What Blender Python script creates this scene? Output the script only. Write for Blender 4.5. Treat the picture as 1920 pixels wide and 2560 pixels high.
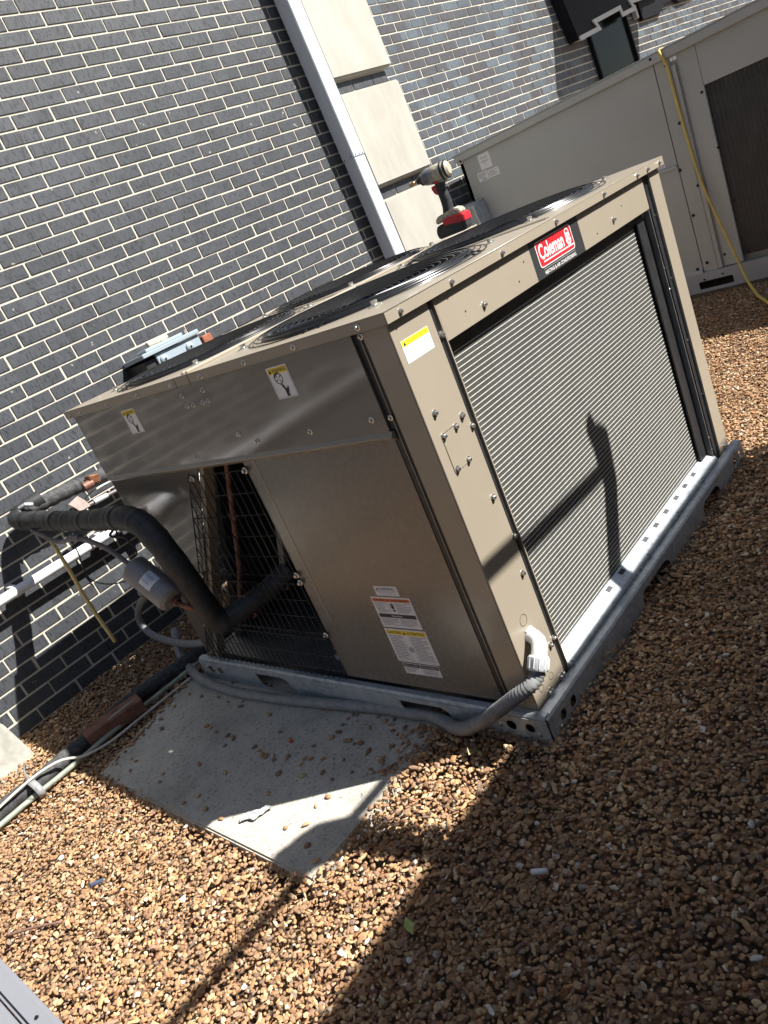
import bpy, bmesh, math, random
import numpy as np
from mathutils import Vector, Matrix

random.seed(7)
rng = np.random.default_rng(7)
for o in list(bpy.data.objects):
    bpy.data.objects.remove(o)
SC = bpy.context.scene
COL = SC.collection

# ------------------------------------------------------------------ camera
RC = [[0.5966174770, -0.7089188981, -0.3761403754],
      [-0.4989597595, 0.0394222229, -0.8657280444],
      [0.6285592610, 0.7041873929, -0.3302020115]]
CAM = Vector((-1.2962, -1.1896, 1.3700))
FPX = 1918.417
cd = bpy.data.cameras.new('camera')
cam = bpy.data.objects.new('camera', cd)
COL.objects.link(cam)
m = Matrix(((RC[0][0], -RC[1][0], -RC[2][0], CAM.x),
            (RC[0][1], -RC[1][1], -RC[2][1], CAM.y),
            (RC[0][2], -RC[1][2], -RC[2][2], CAM.z),
            (0, 0, 0, 1)))
cam.matrix_world = m
cd.sensor_fit = 'VERTICAL'
cd.sensor_height = 24.0
cd.sensor_width = 18.0
cd.lens = 24.0 * FPX / 2560.0
cd.clip_start = 0.02
cd.clip_end = 400
SC.camera = cam

# ------------------------------------------------------------------ light
SUN_AZ, SUN_EL = math.radians(-56.4), math.radians(47.9)
to_sun = Vector((math.cos(SUN_EL) * math.cos(SUN_AZ), math.cos(SUN_EL) * math.sin(SUN_AZ), math.sin(SUN_EL)))
w = bpy.data.worlds.new('World')
SC.world = w
w.use_nodes = True
nt = w.node_tree
sky = nt.nodes.new('ShaderNodeTexSky')
sky.sky_type = 'NISHITA'
sky.sun_disc = False
sky.sun_elevation = SUN_EL
sky.sun_rotation = math.atan2(to_sun.x, to_sun.y)
bg = nt.nodes['Background']
nt.links.new(sky.outputs[0], bg.inputs[0])
bg.inputs[1].default_value = 0.043
sl = bpy.data.lights.new('sun', 'SUN')
sl.energy = 4.8
sl.angle = math.radians(0.53)
sl.color = (1.0, 0.965, 0.91)
so = bpy.data.objects.new('sun', sl)
COL.objects.link(so)
so.rotation_euler = (-to_sun).to_track_quat('-Z', 'Y').to_euler()
so.location = to_sun * 20
SC.view_settings.view_transform = 'Standard'
SC.view_settings.look = 'None'
SC.view_settings.exposure = 1.24
SC.view_settings.gamma = 1.0
SC.view_settings.use_curve_mapping = False
SC.render.engine = 'CYCLES'
SC.render.resolution_x = 768
SC.render.resolution_y = 1024

# ------------------------------------------------------------------ materials
def lin(c):
    return tuple(x for x in c) + (1.0,)

class NB:
    """small node-building helper"""
    def __init__(self, name):
        self.m = bpy.data.materials.new(name)
        self.m.use_nodes = True
        self.t = self.m.node_tree
        self.b = self.t.nodes['Principled BSDF']
        self.tc = None
    def n(self, typ, **kw):
        x = self.t.nodes.new(typ)
        for k, v in kw.items():
            if k.startswith('i_'):
                x.inputs[k[2:].replace('_', ' ')].default_value = v
            else:
                setattr(x, k, v)
        return x
    def l(self, a, b):
        self.t.links.new(a, b)
    def coord(self, out='Object', obj=None, scale=(1, 1, 1)):
        t = self.n('ShaderNodeTexCoord')
        if obj:
            t.object = obj
        mp = self.n('ShaderNodeMapping')
        mp.inputs['Scale'].default_value = scale
        self.l(t.outputs[out], mp.inputs[0])
        return mp.outputs[0]
    def noise(self, vec, scale, detail=4, rough=0.6):
        x = self.n('ShaderNodeTexNoise')
        x.inputs['Scale'].default_value = scale
        x.inputs['Detail'].default_value = detail
        x.inputs['Roughness'].default_value = rough
        if vec:
            self.l(vec, x.inputs['Vector'])
        return x.outputs['Fac']
    def ramp(self, fac, stops, interp='LINEAR'):
        r = self.n('ShaderNodeValToRGB')
        r.color_ramp.interpolation = interp
        e = r.color_ramp.elements
        while len(e) > 1:
            e.remove(e[-1])
        e[0].position, e[0].color = stops[0][0], lin(stops[0][1])
        for p, c in stops[1:]:
            x = e.new(p)
            x.color = lin(c)
        self.l(fac, r.inputs[0])
        return r.outputs[0]
    def mix(self, fac, a, b, blend='MIX'):
        x = self.n('ShaderNodeMix', data_type='RGBA', blend_type=blend)
        for s, v in ((0, fac), (6, a), (7, b)):
            if hasattr(v, 'is_output'):
                self.l(v, x.inputs[s])
            elif s == 0:
                x.inputs[0].default_value = v
            else:
                x.inputs[s].default_value = lin(v)
        return x.outputs[2]
    def math(self, op, a, b=0.0, c=0.0):
        x = self.n('ShaderNodeMath', operation=op)
        for i, v in enumerate((a, b, c)):
            if hasattr(v, 'is_output'):
                self.l(v, x.inputs[i])
            else:
                x.inputs[i].default_value = v
        return x.outputs[0]
    def bump(self, h, strength=0.3, dist=0.001, prev=None):
        x = self.n('ShaderNodeBump')
        x.inputs['Strength'].default_value = strength
        x.inputs['Distance'].default_value = dist
        self.l(h, x.inputs['Height'])
        if prev:
            self.l(prev, x.inputs['Normal'])
        self.l(x.outputs[0], self.b.inputs['Normal'])
        return x.outputs[0]
    def set(self, **kw):
        for k, v in kw.items():
            k = k.replace('_', ' ')
            if hasattr(v, 'is_output'):
                self.l(v, self.b.inputs[k])
            else:
                self.b.inputs[k].default_value = lin(v) if isinstance(v, tuple) else v
        return self.m

def simple(name, col, rough=0.5, metal=0.0, var=0.12, scale=30, bump=0.0, spec=0.5):
    b = NB(name)
    v = b.coord()
    f = b.noise(v, scale)
    lo = tuple(c * (1 - var) for c in col)
    hi = tuple(min(1, c * (1 + var)) for c in col)
    c = b.ramp(f, [(0.3, lo), (0.7, hi)])
    b.set(Base_Color=c, Roughness=rough, Metallic=metal, Specular_IOR_Level=spec)
    if bump:
        b.bump(f, bump, 0.002)
    return b.m

def paint(name, col, rough, wave=0.0, wscale=3.0, coat=0.0, ccrough=0.12):
    """sheet-metal paint: faint orange peel, dust, low dents"""
    b = NB(name)
    v = b.coord()
    f1 = b.noise(v, 2.2, 5, 0.6)
    f2 = b.noise(v, 60, 3, 0.7)
    c = b.ramp(f1, [(0.3, tuple(x * 0.93 for x in col)), (0.7, tuple(x * 1.05 for x in col))])
    c = b.mix(b.ramp(f2, [(0.62, (0, 0, 0)), (0.8, (0.10, 0.10, 0.10))]), c, tuple(min(1, x * 1.35 + 0.03) for x in col))
    rr = b.math('MULTIPLY_ADD', f2, 0.14, rough - 0.07)
    b.set(Base_Color=c, Roughness=rr, Coat_Weight=coat, Coat_Roughness=ccrough)
    low = b.noise(v, wscale, 1.5, 0.45)
    n1 = b.bump(low, 1.0, wave) if wave else None
    fine = b.noise(v, 420, 2, 0.5)
    b.bump(fine, 0.05, 0.0004, n1)
    return b.m

M = {}
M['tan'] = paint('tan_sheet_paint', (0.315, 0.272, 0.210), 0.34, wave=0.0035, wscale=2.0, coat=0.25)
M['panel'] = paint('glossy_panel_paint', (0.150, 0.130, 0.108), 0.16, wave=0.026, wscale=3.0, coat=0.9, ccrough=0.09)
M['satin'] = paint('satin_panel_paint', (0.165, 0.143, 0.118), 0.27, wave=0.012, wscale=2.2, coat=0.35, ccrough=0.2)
M['putty'] = paint('putty_grey_paint', (0.40, 0.41, 0.395), 0.42, wave=0.004, wscale=2.2)
M['darkmetal'] = simple('dark_channel_metal', (0.030, 0.030, 0.032), 0.45, 0.3, 0.3, 20)
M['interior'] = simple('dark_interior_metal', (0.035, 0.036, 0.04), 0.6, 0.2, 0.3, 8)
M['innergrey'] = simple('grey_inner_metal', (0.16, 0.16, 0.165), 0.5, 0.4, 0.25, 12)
M['black'] = simple('black_plastic', (0.012, 0.013, 0.015), 0.28, 0.0, 0.3, 25)
M['blackgloss'] = simple('glossy_black_shroud', (0.010, 0.012, 0.017), 0.2, 0.0, 0.3, 25)
M['wire'] = simple('black_coated_wire', (0.022, 0.022, 0.023), 0.25, 0.2, 0.2, 80)
M['screw'] = simple('zinc_screw_metal', (0.62, 0.61, 0.58), 0.28, 0.95, 0.2, 200)
M['blackscrew'] = simple('dark_screw_metal', (0.03, 0.03, 0.03), 0.4, 0.6, 0.2, 200)
M['white'] = simple('label_white_vinyl', (0.74, 0.74, 0.76), 0.45, 0, 0.02, 60)
M['ink'] = simple('label_black_ink', (0.02, 0.02, 0.02), 0.5, 0, 0.0, 60)
M['inkgrey'] = simple('label_small_print_ink', (0.16, 0.16, 0.19), 0.5, 0, 0.0, 60)
M['yellow'] = simple('label_yellow_ink', (0.80, 0.60, 0.03), 0.45, 0, 0.04, 60)
M['brightyellow'] = simple('label_bright_yellow_ink', (0.86, 0.82, 0.03), 0.45, 0, 0.02, 60)
M['orange'] = simple('label_orange_ink', (0.62, 0.15, 0.04), 0.5, 0, 0.04, 60)
M['red'] = simple('logo_red_ink', (0.72, 0.02, 0.03), 0.4, 0, 0.04, 60)
M['badge'] = simple('badge_charcoal_vinyl', (0.035, 0.036, 0.038), 0.4, 0, 0.1, 60)
M['badgewhite'] = simple('badge_white_ink', (0.80, 0.78, 0.76), 0.4, 0, 0.02, 60)
M['insul'] = simple('black_foam_insulation', (0.022, 0.023, 0.024), 0.55, 0, 0.6, 26, 0.9)
M['oldinsul'] = simple('weathered_foam_insulation', (0.055, 0.055, 0.056), 0.8, 0, 0.6, 55, 1.0)
M['tape'] = simple('black_wrap_tape', (0.014, 0.014, 0.014), 0.42, 0, 0.3, 60)
M['copper'] = simple('weathered_copper', (0.26, 0.11, 0.06), 0.5, 0.6, 0.45, 35, 0.2)
M['oldcopper'] = simple('dull_brown_copper', (0.20, 0.10, 0.07), 0.55, 0.4, 0.4, 25, 0.2)
M['verdigris'] = simple('green_tarnished_copper', (0.30, 0.34, 0.27), 0.6, 0.2, 0.3, 30, 0.2)
M['greyline'] = simple('grey_brown_painted_line', (0.15, 0.13, 0.125), 0.5, 0.1, 0.3, 30)
M['canister'] = simple('grey_canister_paint', (0.24, 0.225, 0.215), 0.45, 0.1, 0.12, 15)
M['conduit'] = simple('grey_flexible_conduit', (0.25, 0.25, 0.25), 0.5, 0, 0.22, 40)
M['pvcwhite'] = simple('white_pvc', (0.72, 0.73, 0.75), 0.4, 0, 0.06, 12)
M['fitting'] = simple('light_grey_fitting_plastic', (0.60, 0.62, 0.62), 0.42, 0, 0.06, 30)
M['ivory'] = simple('ivory_yellow_rod', (0.62, 0.50, 0.20), 0.5, 0, 0.2, 14)
M['whitewire'] = simple('white_wire_sheath', (0.62, 0.60, 0.52), 0.5, 0, 0.15, 30)
M['yellowhose'] = simple('yellow_hose_rubber', (0.60, 0.44, 0.10), 0.38, 0, 0.15, 20)
M['whitealu'] = paint('white_downspout_paint', (0.56, 0.61, 0.66), 0.35, wave=0.002, wscale=3)
M['lightblue'] = paint('pale_blue_grey_enamel', (0.31, 0.37, 0.41), 0.38, wave=0.001, wscale=6)
M['rust'] = simple('rust_red_block', (0.30, 0.10, 0.05), 0.8, 0, 0.35, 40, 0.4)
M['cabinetgrey'] = paint('cabinet_grey_paint', (0.215, 0.22, 0.245), 0.42, wave=0.002)
M['lidgrey'] = paint('grey_lid_paint', (0.36, 0.36, 0.39), 0.4, wave=0.002)
M['toolgrey'] = simple('tool_grey_housing', (0.20, 0.21, 0.22), 0.35, 0.5, 0.35, 60)
M['toolbeige'] = simple('tool_worn_beige_boot', (0.42, 0.38, 0.29), 0.6, 0, 0.45, 70)
M['toolblack'] = simple('tool_black_rubber', (0.025, 0.026, 0.028), 0.55, 0, 0.4, 50)
M['toolred'] = simple('tool_red_plastic', (0.55, 0.02, 0.03), 0.4, 0, 0.15, 40)
M['brass'] = simple('bit_brass', (0.45, 0.30, 0.16), 0.4, 0.8, 0.3, 80)
M['blackglass'] = simple('black_window_glass', (0.006, 0.010, 0.009), 0.18, 0, 0.2, 4, 0, 0.12)
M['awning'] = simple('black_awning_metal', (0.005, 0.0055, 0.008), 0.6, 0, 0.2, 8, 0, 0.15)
M['awntrim'] = simple('light_grey_flashing', (0.42, 0.42, 0.42), 0.45, 0.1, 0.08, 10)
M['paleStone'] = simple('pale_quartz_stone', (0.52, 0.50, 0.45), 0.6, 0, 0.2, 60)
M['foil'] = simple('grey_plastic_scrap', (0.36, 0.37, 0.38), 0.45, 0.0, 0.3, 90, 0.6)
M['leafgreen'] = simple('yellow_green_leaf', (0.36, 0.42, 0.12), 0.6, 0, 0.3, 60)
M['drygrass'] = simple('dry_straw', (0.42, 0.34, 0.18), 0.8, 0, 0.3, 60)
M['twig'] = simple('brown_twig_bark', (0.20, 0.11, 0.08), 0.8, 0, 0.3, 90)
M['orangecap'] = simple('orange_plastic_cap', (0.70, 0.12, 0.03), 0.4, 0, 0.1, 60)
M['wood'] = simple('weathered_wood', (0.22, 0.15, 0.09), 0.85, 0, 0.4, 30, 0.4)
M['battery'] = simple('battery_blue_sleeve', (0.10, 0.13, 0.22), 0.3, 0.3, 0.2, 60)

def mat_galv():
    b = NB('galvanized_steel')
    v = b.coord()
    vo = b.n('ShaderNodeTexVoronoi')
    vo.inputs['Scale'].default_value = 55
    b.l(v, vo.inputs['Vector'])
    f = b.noise(v, 9, 5, 0.7)
    c1 = b.ramp(vo.outputs['Color'], [(0.2, (0.34, 0.385, 0.42)), (0.8, (0.48, 0.52, 0.56))])
    c = b.mix(b.ramp(f, [(0.42, (0, 0, 0)), (0.7, (0.6, 0.6, 0.6))]), c1, (0.52, 0.55, 0.56))
    b.set(Base_Color=c, Metallic=0.35, Roughness=b.math('MULTIPLY_ADD', f, 0.3, 0.28))
    b.bump(f, 0.15, 0.001)
    return b.m
M['galv'] = mat_galv()

def mat_fins():
    b = NB('aluminium_coil_fins')
    v = b.coord()
    sx = b.n('ShaderNodeSeparateXYZ')
    b.l(v, sx.inputs[0])
    st = b.math('SINE', b.math('MULTIPLY', sx.outputs[0], 3000.0))
    f = b.noise(v, 7, 5, 0.6)
    c = b.ramp(f, [(0.3, (0.070, 0.071, 0.065)), (0.7, (0.094, 0.095, 0.087))])
    c = b.mix(b.math('MULTIPLY_ADD', st, 0.12, 0.12), c, (0.05, 0.05, 0.05))
    dirt = b.noise(v, 2.3, 5, 0.7)
    c = b.mix(b.ramp(dirt, [(0.48, (0, 0, 0)), (0.68, (0.45, 0.45, 0.45))]), c, (0.055, 0.050, 0.040))
    lint = b.noise(v, 34, 4, 0.8)
    c = b.mix(b.ramp(lint, [(0.66, (0, 0, 0)), (0.74, (0.4, 0.4, 0.4))]), c, (0.24, 0.23, 0.20))
    spots = b.noise(v, 130, 2, 0.5)
    c = b.mix(b.ramp(spots, [(0.72, (0, 0, 0)), (0.76, (1, 1, 1))]), c, (0.06, 0.06, 0.055))
    b.set(Base_Color=c, Metallic=0.1, Roughness=0.6, Specular_IOR_Level=0.3)
    b.bump(st, 0.4, 0.0006)
    return b.m
M['fins'] = mat_fins()
M['tube'] = simple('aluminium_coil_tube', (0.62, 0.61, 0.57), 0.45, 0.1, 0.2, 60)
M['darkcoil'] = simple('dark_far_coil_fins', (0.050, 0.049, 0.050), 0.5, 0.2, 0.25, 15)

def mat_brick(name, wall, base, blue, glossy, bx0, bz0):
    b = NB(name)
    v = b.coord(obj=wall)
    s = b.n('ShaderNodeSeparateXYZ')
    b.l(v, s.inputs[0])
    row = b.math('ROUND', b.math('DIVIDE', b.math('SUBTRACT', bz0, s.outputs[2]), 0.0677))
    par = b.math('MULTIPLY', b.math('PINGPONG', row, 1.0), 0.5)
    colx = b.math('FLOOR', b.math('ADD', b.math('DIVIDE', b.math('SUBTRACT', s.outputs[0], bx0), 0.2032), par))
    cmb = b.n('ShaderNodeCombineXYZ')
    b.l(row, cmb.inputs[0])
    b.l(colx, cmb.inputs[1])
    wn = b.n('ShaderNodeTexWhiteNoise', noise_dimensions='3D')
    b.l(cmb.outputs[0], wn.inputs[0])
    if blue:  # mixed brick tones; the bluish ones carry sky reflection in the colour
        c = b.ramp(wn.outputs['Value'], [(0.0, (0.060, 0.058, 0.064)), (0.35, (0.070, 0.070, 0.078)), (0.5, (0.070, 0.080, 0.092)),
                                         (0.8, (0.082, 0.100, 0.118)), (1.0, (0.098, 0.120, 0.138))])
    else:
        c = b.ramp(wn.outputs['Value'], [(0.0, tuple(x * 0.84 for x in base)), (1.0, tuple(x * 1.14 for x in base))])
    # cut-face scoring: short dark vertical ticks
    mp = b.n('ShaderNodeMapping')
    mp.inputs['Scale'].default_value = (1.0, 1.0, 0.22)
    b.l(v, mp.inputs[0])
    tick = b.noise(mp.outputs[0], 150, 3, 0.65)
    patch = b.noise(v, 11, 3, 0.6)
    tt = b.math('ADD', tick, b.math('MULTIPLY', patch, 0.18))
    tk = b.ramp(tt, [(0.655, (0, 0, 0)), (0.70, (1, 1, 1))])
    c = b.mix(b.math('MULTIPLY', tk, 0.45 if blue else 0.7), c, (0.018, 0.018, 0.020))
    fine = b.noise(v, 300, 3, 0.7)
    c = b.mix(b.ramp(fine, [(0.60, (0, 0, 0)), (0.75, (0.35, 0.35, 0.35))]), c, tuple(x * 1.8 for x in base))
    chip = b.noise(v, 24, 2, 0.5)
    c = b.mix(b.ramp(chip, [(0.745, (0, 0, 0)), (0.765, (0.7, 0.7, 0.7))]), c, (0.36, 0.34, 0.30))
    # lime smears
    sm = b.noise(v, 5.5, 6, 0.75)
    c = b.mix(b.ramp(sm, [(0.66, (0, 0, 0)), (0.80, (0.10, 0.10, 0.10))]), c, (0.34, 0.32, 0.29))
    b.set(Base_Color=c, Roughness=glossy, Specular_IOR_Level=0.35)
    h = b.math('SUBTRACT', b.math('MULTIPLY', fine, 0.4), tk)
    b.bump(h, 0.55, 0.0016)
    return b.m

def mat_mortar():
    b = NB('cream_mortar')
    v = b.coord()
    f = b.noise(v, 45, 4, 0.7)
    f2 = b.noise(v, 3, 4, 0.7)
    c = b.ramp(f, [(0.3, (0.46, 0.425, 0.345)), (0.7, (0.58, 0.545, 0.455))])
    c = b.mix(b.ramp(f2, [(0.55, (0, 0, 0)), (0.8, (0.35, 0.35, 0.35))]), c, (0.38, 0.35, 0.29))
    b.set(Base_Color=c, Roughness=0.95)
    b.bump(f, 0.6, 0.002)
    return b.m
M['mortar'] = mat_mortar()

def mat_stone():
    b = NB('cream_cast_stone')
    v = b.coord()
    mp = b.n('ShaderNodeMapping')
    mp.inputs['Scale'].default_value = (1, 1, 0.35)
    b.l(v, mp.inputs[0])
    f = b.noise(mp.outputs[0], 60, 5, 0.7)
    f2 = b.noise(mp.outputs[0], 7, 4, 0.6)
    c = b.ramp(f2, [(0.3, (0.345, 0.33, 0.285)), (0.7, (0.43, 0.41, 0.36))])
    c = b.mix(b.ramp(f, [(0.6, (0, 0, 0)), (0.72, (0.5, 0.5, 0.5))]), c, (0.33, 0.30, 0.25))
    b.set(Base_Color=c, Roughness=0.85)
    b.bump(f, 0.5, 0.002)
    return b.m
M['stone'] = mat_stone()

def mat_concrete():
    b = NB('exposed_aggregate_concrete')
    v = b.coord()
    f = b.noise(v, 5, 6, 0.7)
    f2 = b.noise(v, 160, 3, 0.7)
    c = b.ramp(f, [(0.3, (0.48, 0.45, 0.38)), (0.7, (0.64, 0.60, 0.515))])
    c = b.mix(b.ramp(f2, [(0.4, (0.6, 0.6, 0.6)), (0.6, (0, 0, 0))]), c, (0.33, 0.305, 0.26))
    vo = b.n('ShaderNodeTexVoronoi')
    vo.inputs['Scale'].default_value = 62
    vo.inputs['Randomness'].default_value = 1
    b.l(v, vo.inputs['Vector'])
    chips = b.ramp(vo.outputs['Distance'], [(0.34, (1, 1, 1)), (0.42, (0, 0, 0))])
    sel = b.ramp(b.n('ShaderNodeSeparateColor').outputs[0], [(0, (0, 0, 0)), (1, (0, 0, 0))])
    sc = b.n('ShaderNodeSeparateColor')
    b.l(vo.outputs['Color'], sc.inputs[0])
    pick = b.ramp(sc.outputs[0], [(0.45, (0, 0, 0)), (0.5, (1, 1, 1))])
    tone = b.ramp(sc.outputs[1], [(0, (0.19, 0.175, 0.16)), (0.35, (0.40, 0.34, 0.26)), (0.7, (0.27, 0.28, 0.30)), (1, (0.20, 0.20, 0.21))])
    fac = b.math('MULTIPLY', b.math('MULTIPLY', chips, pick), 0.55)
    c = b.mix(fac, c, tone)
    # stain blotches
    st = b.noise(v, 2.1, 4, 0.6)
    c = b.mix(b.ramp(st, [(0.48, (0, 0, 0)), (0.66, (0.55, 0.55, 0.55))]), c, (0.20, 0.185, 0.155))
    pits = b.noise(v, 95, 2, 0.5)
    c = b.mix(b.ramp(pits, [(0.66, (0, 0, 0)), (0.70, (0.8, 0.8, 0.8))]), c, (0.13, 0.12, 0.10))
    sp = b.noise(v, 14, 5, 0.75)
    c = b.mix(b.ramp(sp, [(0.35, (0.35, 0.35, 0.35)), (0.5, (0, 0, 0))]), c, (0.60, 0.57, 0.50))
    b.set(Base_Color=c, Roughness=0.9)
    hh = b.math('ADD', b.math('MULTIPLY', f2, 0.6), b.math('MULTIPLY', f, 0.8))
    b.bump(hh, 0.6, 0.004)
    return b.m
M['concrete'] = mat_concrete()

def pebble_ramp(b, fac):
    return b.ramp(fac, [(0.00, (0.233, 0.127, 0.070)), (0.10, (0.466, 0.260, 0.123)), (0.20, (0.338, 0.182, 0.091)),
                        (0.30, (0.560, 0.343, 0.166)), (0.40, (0.420, 0.249, 0.139)), (0.50, (0.292, 0.166, 0.096)),
                        (0.58, (0.617, 0.415, 0.225)), (0.66, (0.443, 0.265, 0.129)), (0.74, (0.350, 0.221, 0.156)),
                        (0.82, (0.675, 0.509, 0.299)), (0.88, (0.175, 0.133, 0.107)), (0.915, (0.501, 0.233, 0.096)),
                        (0.955, (0.746, 0.630, 0.460)), (0.985, (0.840, 0.773, 0.685))], 'CONSTANT')

def mat_gravel(name, stuff=True):
    b = NB(name)
    oi = b.n('ShaderNodeObjectInfo')
    c = pebble_ramp(b, oi.outputs['Random'])
    v = b.coord()
    f = b.noise(v, 2.2 if stuff else 150, 3, 0.6)
    c = b.mix(b.ramp(f, [(0.3, (0.5, 0.5, 0.5)), (0.7, (0, 0, 0))]), c, (0.22, 0.13, 0.07), 'MULTIPLY') if False else \
        b.mix(b.ramp(f, [(0.35, (0.45, 0.45, 0.45)), (0.6, (0, 0, 0))]), c, (0.25, 0.16, 0.09))
    ge = b.n('ShaderNodeNewGeometry')
    lf_ = b.noise(ge.outputs['Position'], 2.6, 4, 0.65)
    c = b.mix(b.ramp(lf_, [(0.30, (0.55, 0.55, 0.55)), (0.62, (0, 0, 0))]), c, (0.27, 0.17, 0.095))
    b.set(Base_Color=c, Roughness=0.62, Specular_IOR_Level=0.35)
    return b.m
M['gravel'] = mat_gravel('pea_gravel_stone')
M['pebble'] = mat_gravel('loose_pebble_stone', False)

def mat_ground():
    b = NB('gravel_bed')
    v = b.coord()
    vo = b.n('ShaderNodeTexVoronoi')
    vo.inputs['Scale'].default_value = 48
    b.l(v, vo.inputs['Vector'])
    sc = b.n('ShaderNodeSeparateColor')
    b.l(vo.outputs['Color'], sc.inputs[0])
    c = pebble_ramp(b, sc.outputs[0])
    edge = b.ramp(vo.outputs['Distance'], [(0.35, (0, 0, 0)), (0.62, (1, 1, 1))])
    c = b.mix(edge, c, (0.06, 0.038, 0.022))
    b.set(Base_Color=c, Roughness=0.85)
    inv = b.math('SUBTRACT', 1.0, vo.outputs['Distance'])
    b.bump(inv, 1.0, 0.01)
    return b.m
M['ground'] = mat_ground()

# ------------------------------------------------------------------ mesh helpers
def new_obj(name, me, mat, parent=None, smooth=False, bevel=0):
    if mat is not None and len(me.materials) == 0:
        me.materials.append(mat)
    if smooth:
        for p in me.polygons:
            p.use_smooth = True
    o = bpy.data.objects.new(name, me)
    COL.objects.link(o)
    if parent is not None:
        o.parent = parent
    return o

def mesh_from(name, v, f):
    me = bpy.data.meshes.new(name)
    me.from_pydata([tuple(x) for x in v], [], f)
    me.update()
    return me

class MB:
    """collects simple solids, then becomes one mesh"""
    def __init__(self):
        self.v, self.f = [], []
    def add(self, v, f):
        n = len(self.v)
        self.v += [tuple(x) for x in v]
        self.f += [tuple(i + n for i in q) for q in f]
        return self
    def box(self, a, b, rot=None, org=None):
        x0, y0, z0 = a
        x1, y1, z1 = b
        v = [(x0, y0, z0), (x1, y0, z0), (x1, y1, z0), (x0, y1, z0), (x0, y0, z1), (x1, y0, z1), (x1, y1, z1), (x0, y1, z1)]
        if rot is not None:
            c = Vector(org) if org else (Vector(a) + Vector(b)) / 2
            v = [rot @ (Vector(p) - c) + c for p in v]
        return self.add(v, [(0, 3, 2, 1), (4, 5, 6, 7), (0, 1, 5, 4), (1, 2, 6, 5), (2, 3, 7, 6), (3, 0, 4, 7)])
    def tube(self, pts, r, n=12, cap=True, radii=None, close=False):
        v, f = sweep(pts, r, n, cap, radii, close)
        return self.add(v, f)
    def lathe(self, prof, n=32, axis='z', org=(0, 0, 0)):
        v, f = [], []
        for (r, h) in prof:
            for k in range(n):
                a = 2 * math.pi * k / n
                p = (r * math.cos(a), r * math.sin(a), h)
                if axis == 'x':
                    p = (h, r * math.cos(a), r * math.sin(a))
                if axis == 'y':
                    p = (r * math.cos(a), h, r * math.sin(a))
                v.append((p[0] + org[0], p[1] + org[1], p[2] + org[2]))
        for i in range(len(prof) - 1):
            for k in range(n):
                a, b2 = i * n + k, i * n + (k + 1) % n
                f.append((a, b2, b2 + n, a + n))
        return self.add(v, f)
    def prism(self, poly, d0, d1, plane='xz'):
        """poly: 2-D outline; extruded from d0 to d1 along the third axis"""
        n = len(poly)
        def P(a, b, d):
            return {'xz': (a, d, b), 'yz': (d, a, b), 'xy': (a, b, d)}[plane]
        v = [P(a, b, d0) for a, b in poly] + [P(a, b, d1) for a, b in poly]
        f = [tuple(range(n)), tuple(range(2 * n - 1, n - 1, -1))]
        f += [(i, i + n, (i + 1) % n + n, (i + 1) % n) for i in range(n)]
        return self.add(v, f)
    def mesh(self, name, bevel=0.0, seg=1, recalc=True):
        me = mesh_from(name, self.v, self.f)
        bm = bmesh.new()
        bm.from_mesh(me)
        if recalc:
            bmesh.ops.recalc_face_normals(bm, faces=bm.faces)
        if bevel:
            eds = [e for e in bm.edges if len(e.link_faces) == 2 and e.calc_face_angle(0) > 0.6]
            bmesh.ops.bevel(bm, geom=eds, offset=bevel, segments=seg, affect='EDGES', clamp_overlap=True)
        bm.to_mesh(me)
        bm.free()
        return me
    def build(self, name, mat, parent=None, smooth=False, bevel=0.0, seg=1):
        me = self.mesh(name, bevel, seg)
        o = new_obj(name, me, mat, parent)
        if smooth:
            smooth_angle(me)
        return o

def smooth_angle(me, ang=35):
    for p in me.polygons:
        p.use_smooth = True
    bm = bmesh.new()
    bm.from_mesh(me)
    for e in bm.edges:
        if len(e.link_faces) == 2 and e.calc_face_angle(0) > math.radians(ang):
            e.smooth = False
    bm.to_mesh(me)
    bm.free()

def sweep(pts, r, n=12, cap=True, radii=None, close=False):
    P = [Vector(p) for p in pts]
    N = len(P)
    T = []
    for i in range(N):
        if close:
            t = P[(i + 1) % N] - P[i - 1]
        else:
            t = P[min(i + 1, N - 1)] - P[max(i - 1, 0)]
        T.append(t.normalized())
    ref = Vector((0, 0, 1)) if abs(T[0].z) < 0.9 else Vector((1, 0, 0))
    nrm = T[0].cross(ref).normalized()
    v, f = [], []
    for i in range(N):
        nrm = (nrm - T[i] * nrm.dot(T[i])).normalized()
        bi = T[i].cross(nrm)
        rr = radii[i] if radii else r
        for k in range(n):
            a = 2 * math.pi * k / n
            v.append(P[i] + (nrm * math.cos(a) + bi * math.sin(a)) * rr)
    m_ = N if close else N - 1
    for i in range(m_):
        j = (i + 1) % N
        for k in range(n):
            f.append((i * n + k, i * n + (k + 1) % n, j * n + (k + 1) % n, j * n + k))
    if cap and not close:
        f.append(tuple(range(n - 1, -1, -1)))
        f.append(tuple((N - 1) * n + k for k in range(n)))
    return v, f

def spline(pts, step=0.02):
    P = [Vector(p) for p in pts]
    P = [P[0] * 2 - P[1]] + P + [P[-1] * 2 - P[-2]]
    out = []
    for i in range(1, len(P) - 2):
        a, b, c, d = P[i - 1:i + 3]
        n = max(2, int((c - b).length / step))
        for k in range(n):
            t = k / n
            out.append(0.5 * ((2 * b) + (c - a) * t + (2 * a - 5 * b + 4 * c - d) * t * t + (3 * b - a - 3 * c + d) * t ** 3))
    out.append(P[-2])
    return out

def empty(name, loc=(0, 0, 0), mat=None):
    o = bpy.data.objects.new(name, None)
    COL.objects.link(o)
    o.empty_display_size = 0.1
    if mat is not None:
        o.matrix_world = mat
    else:
        o.location = loc
    return o

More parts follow.
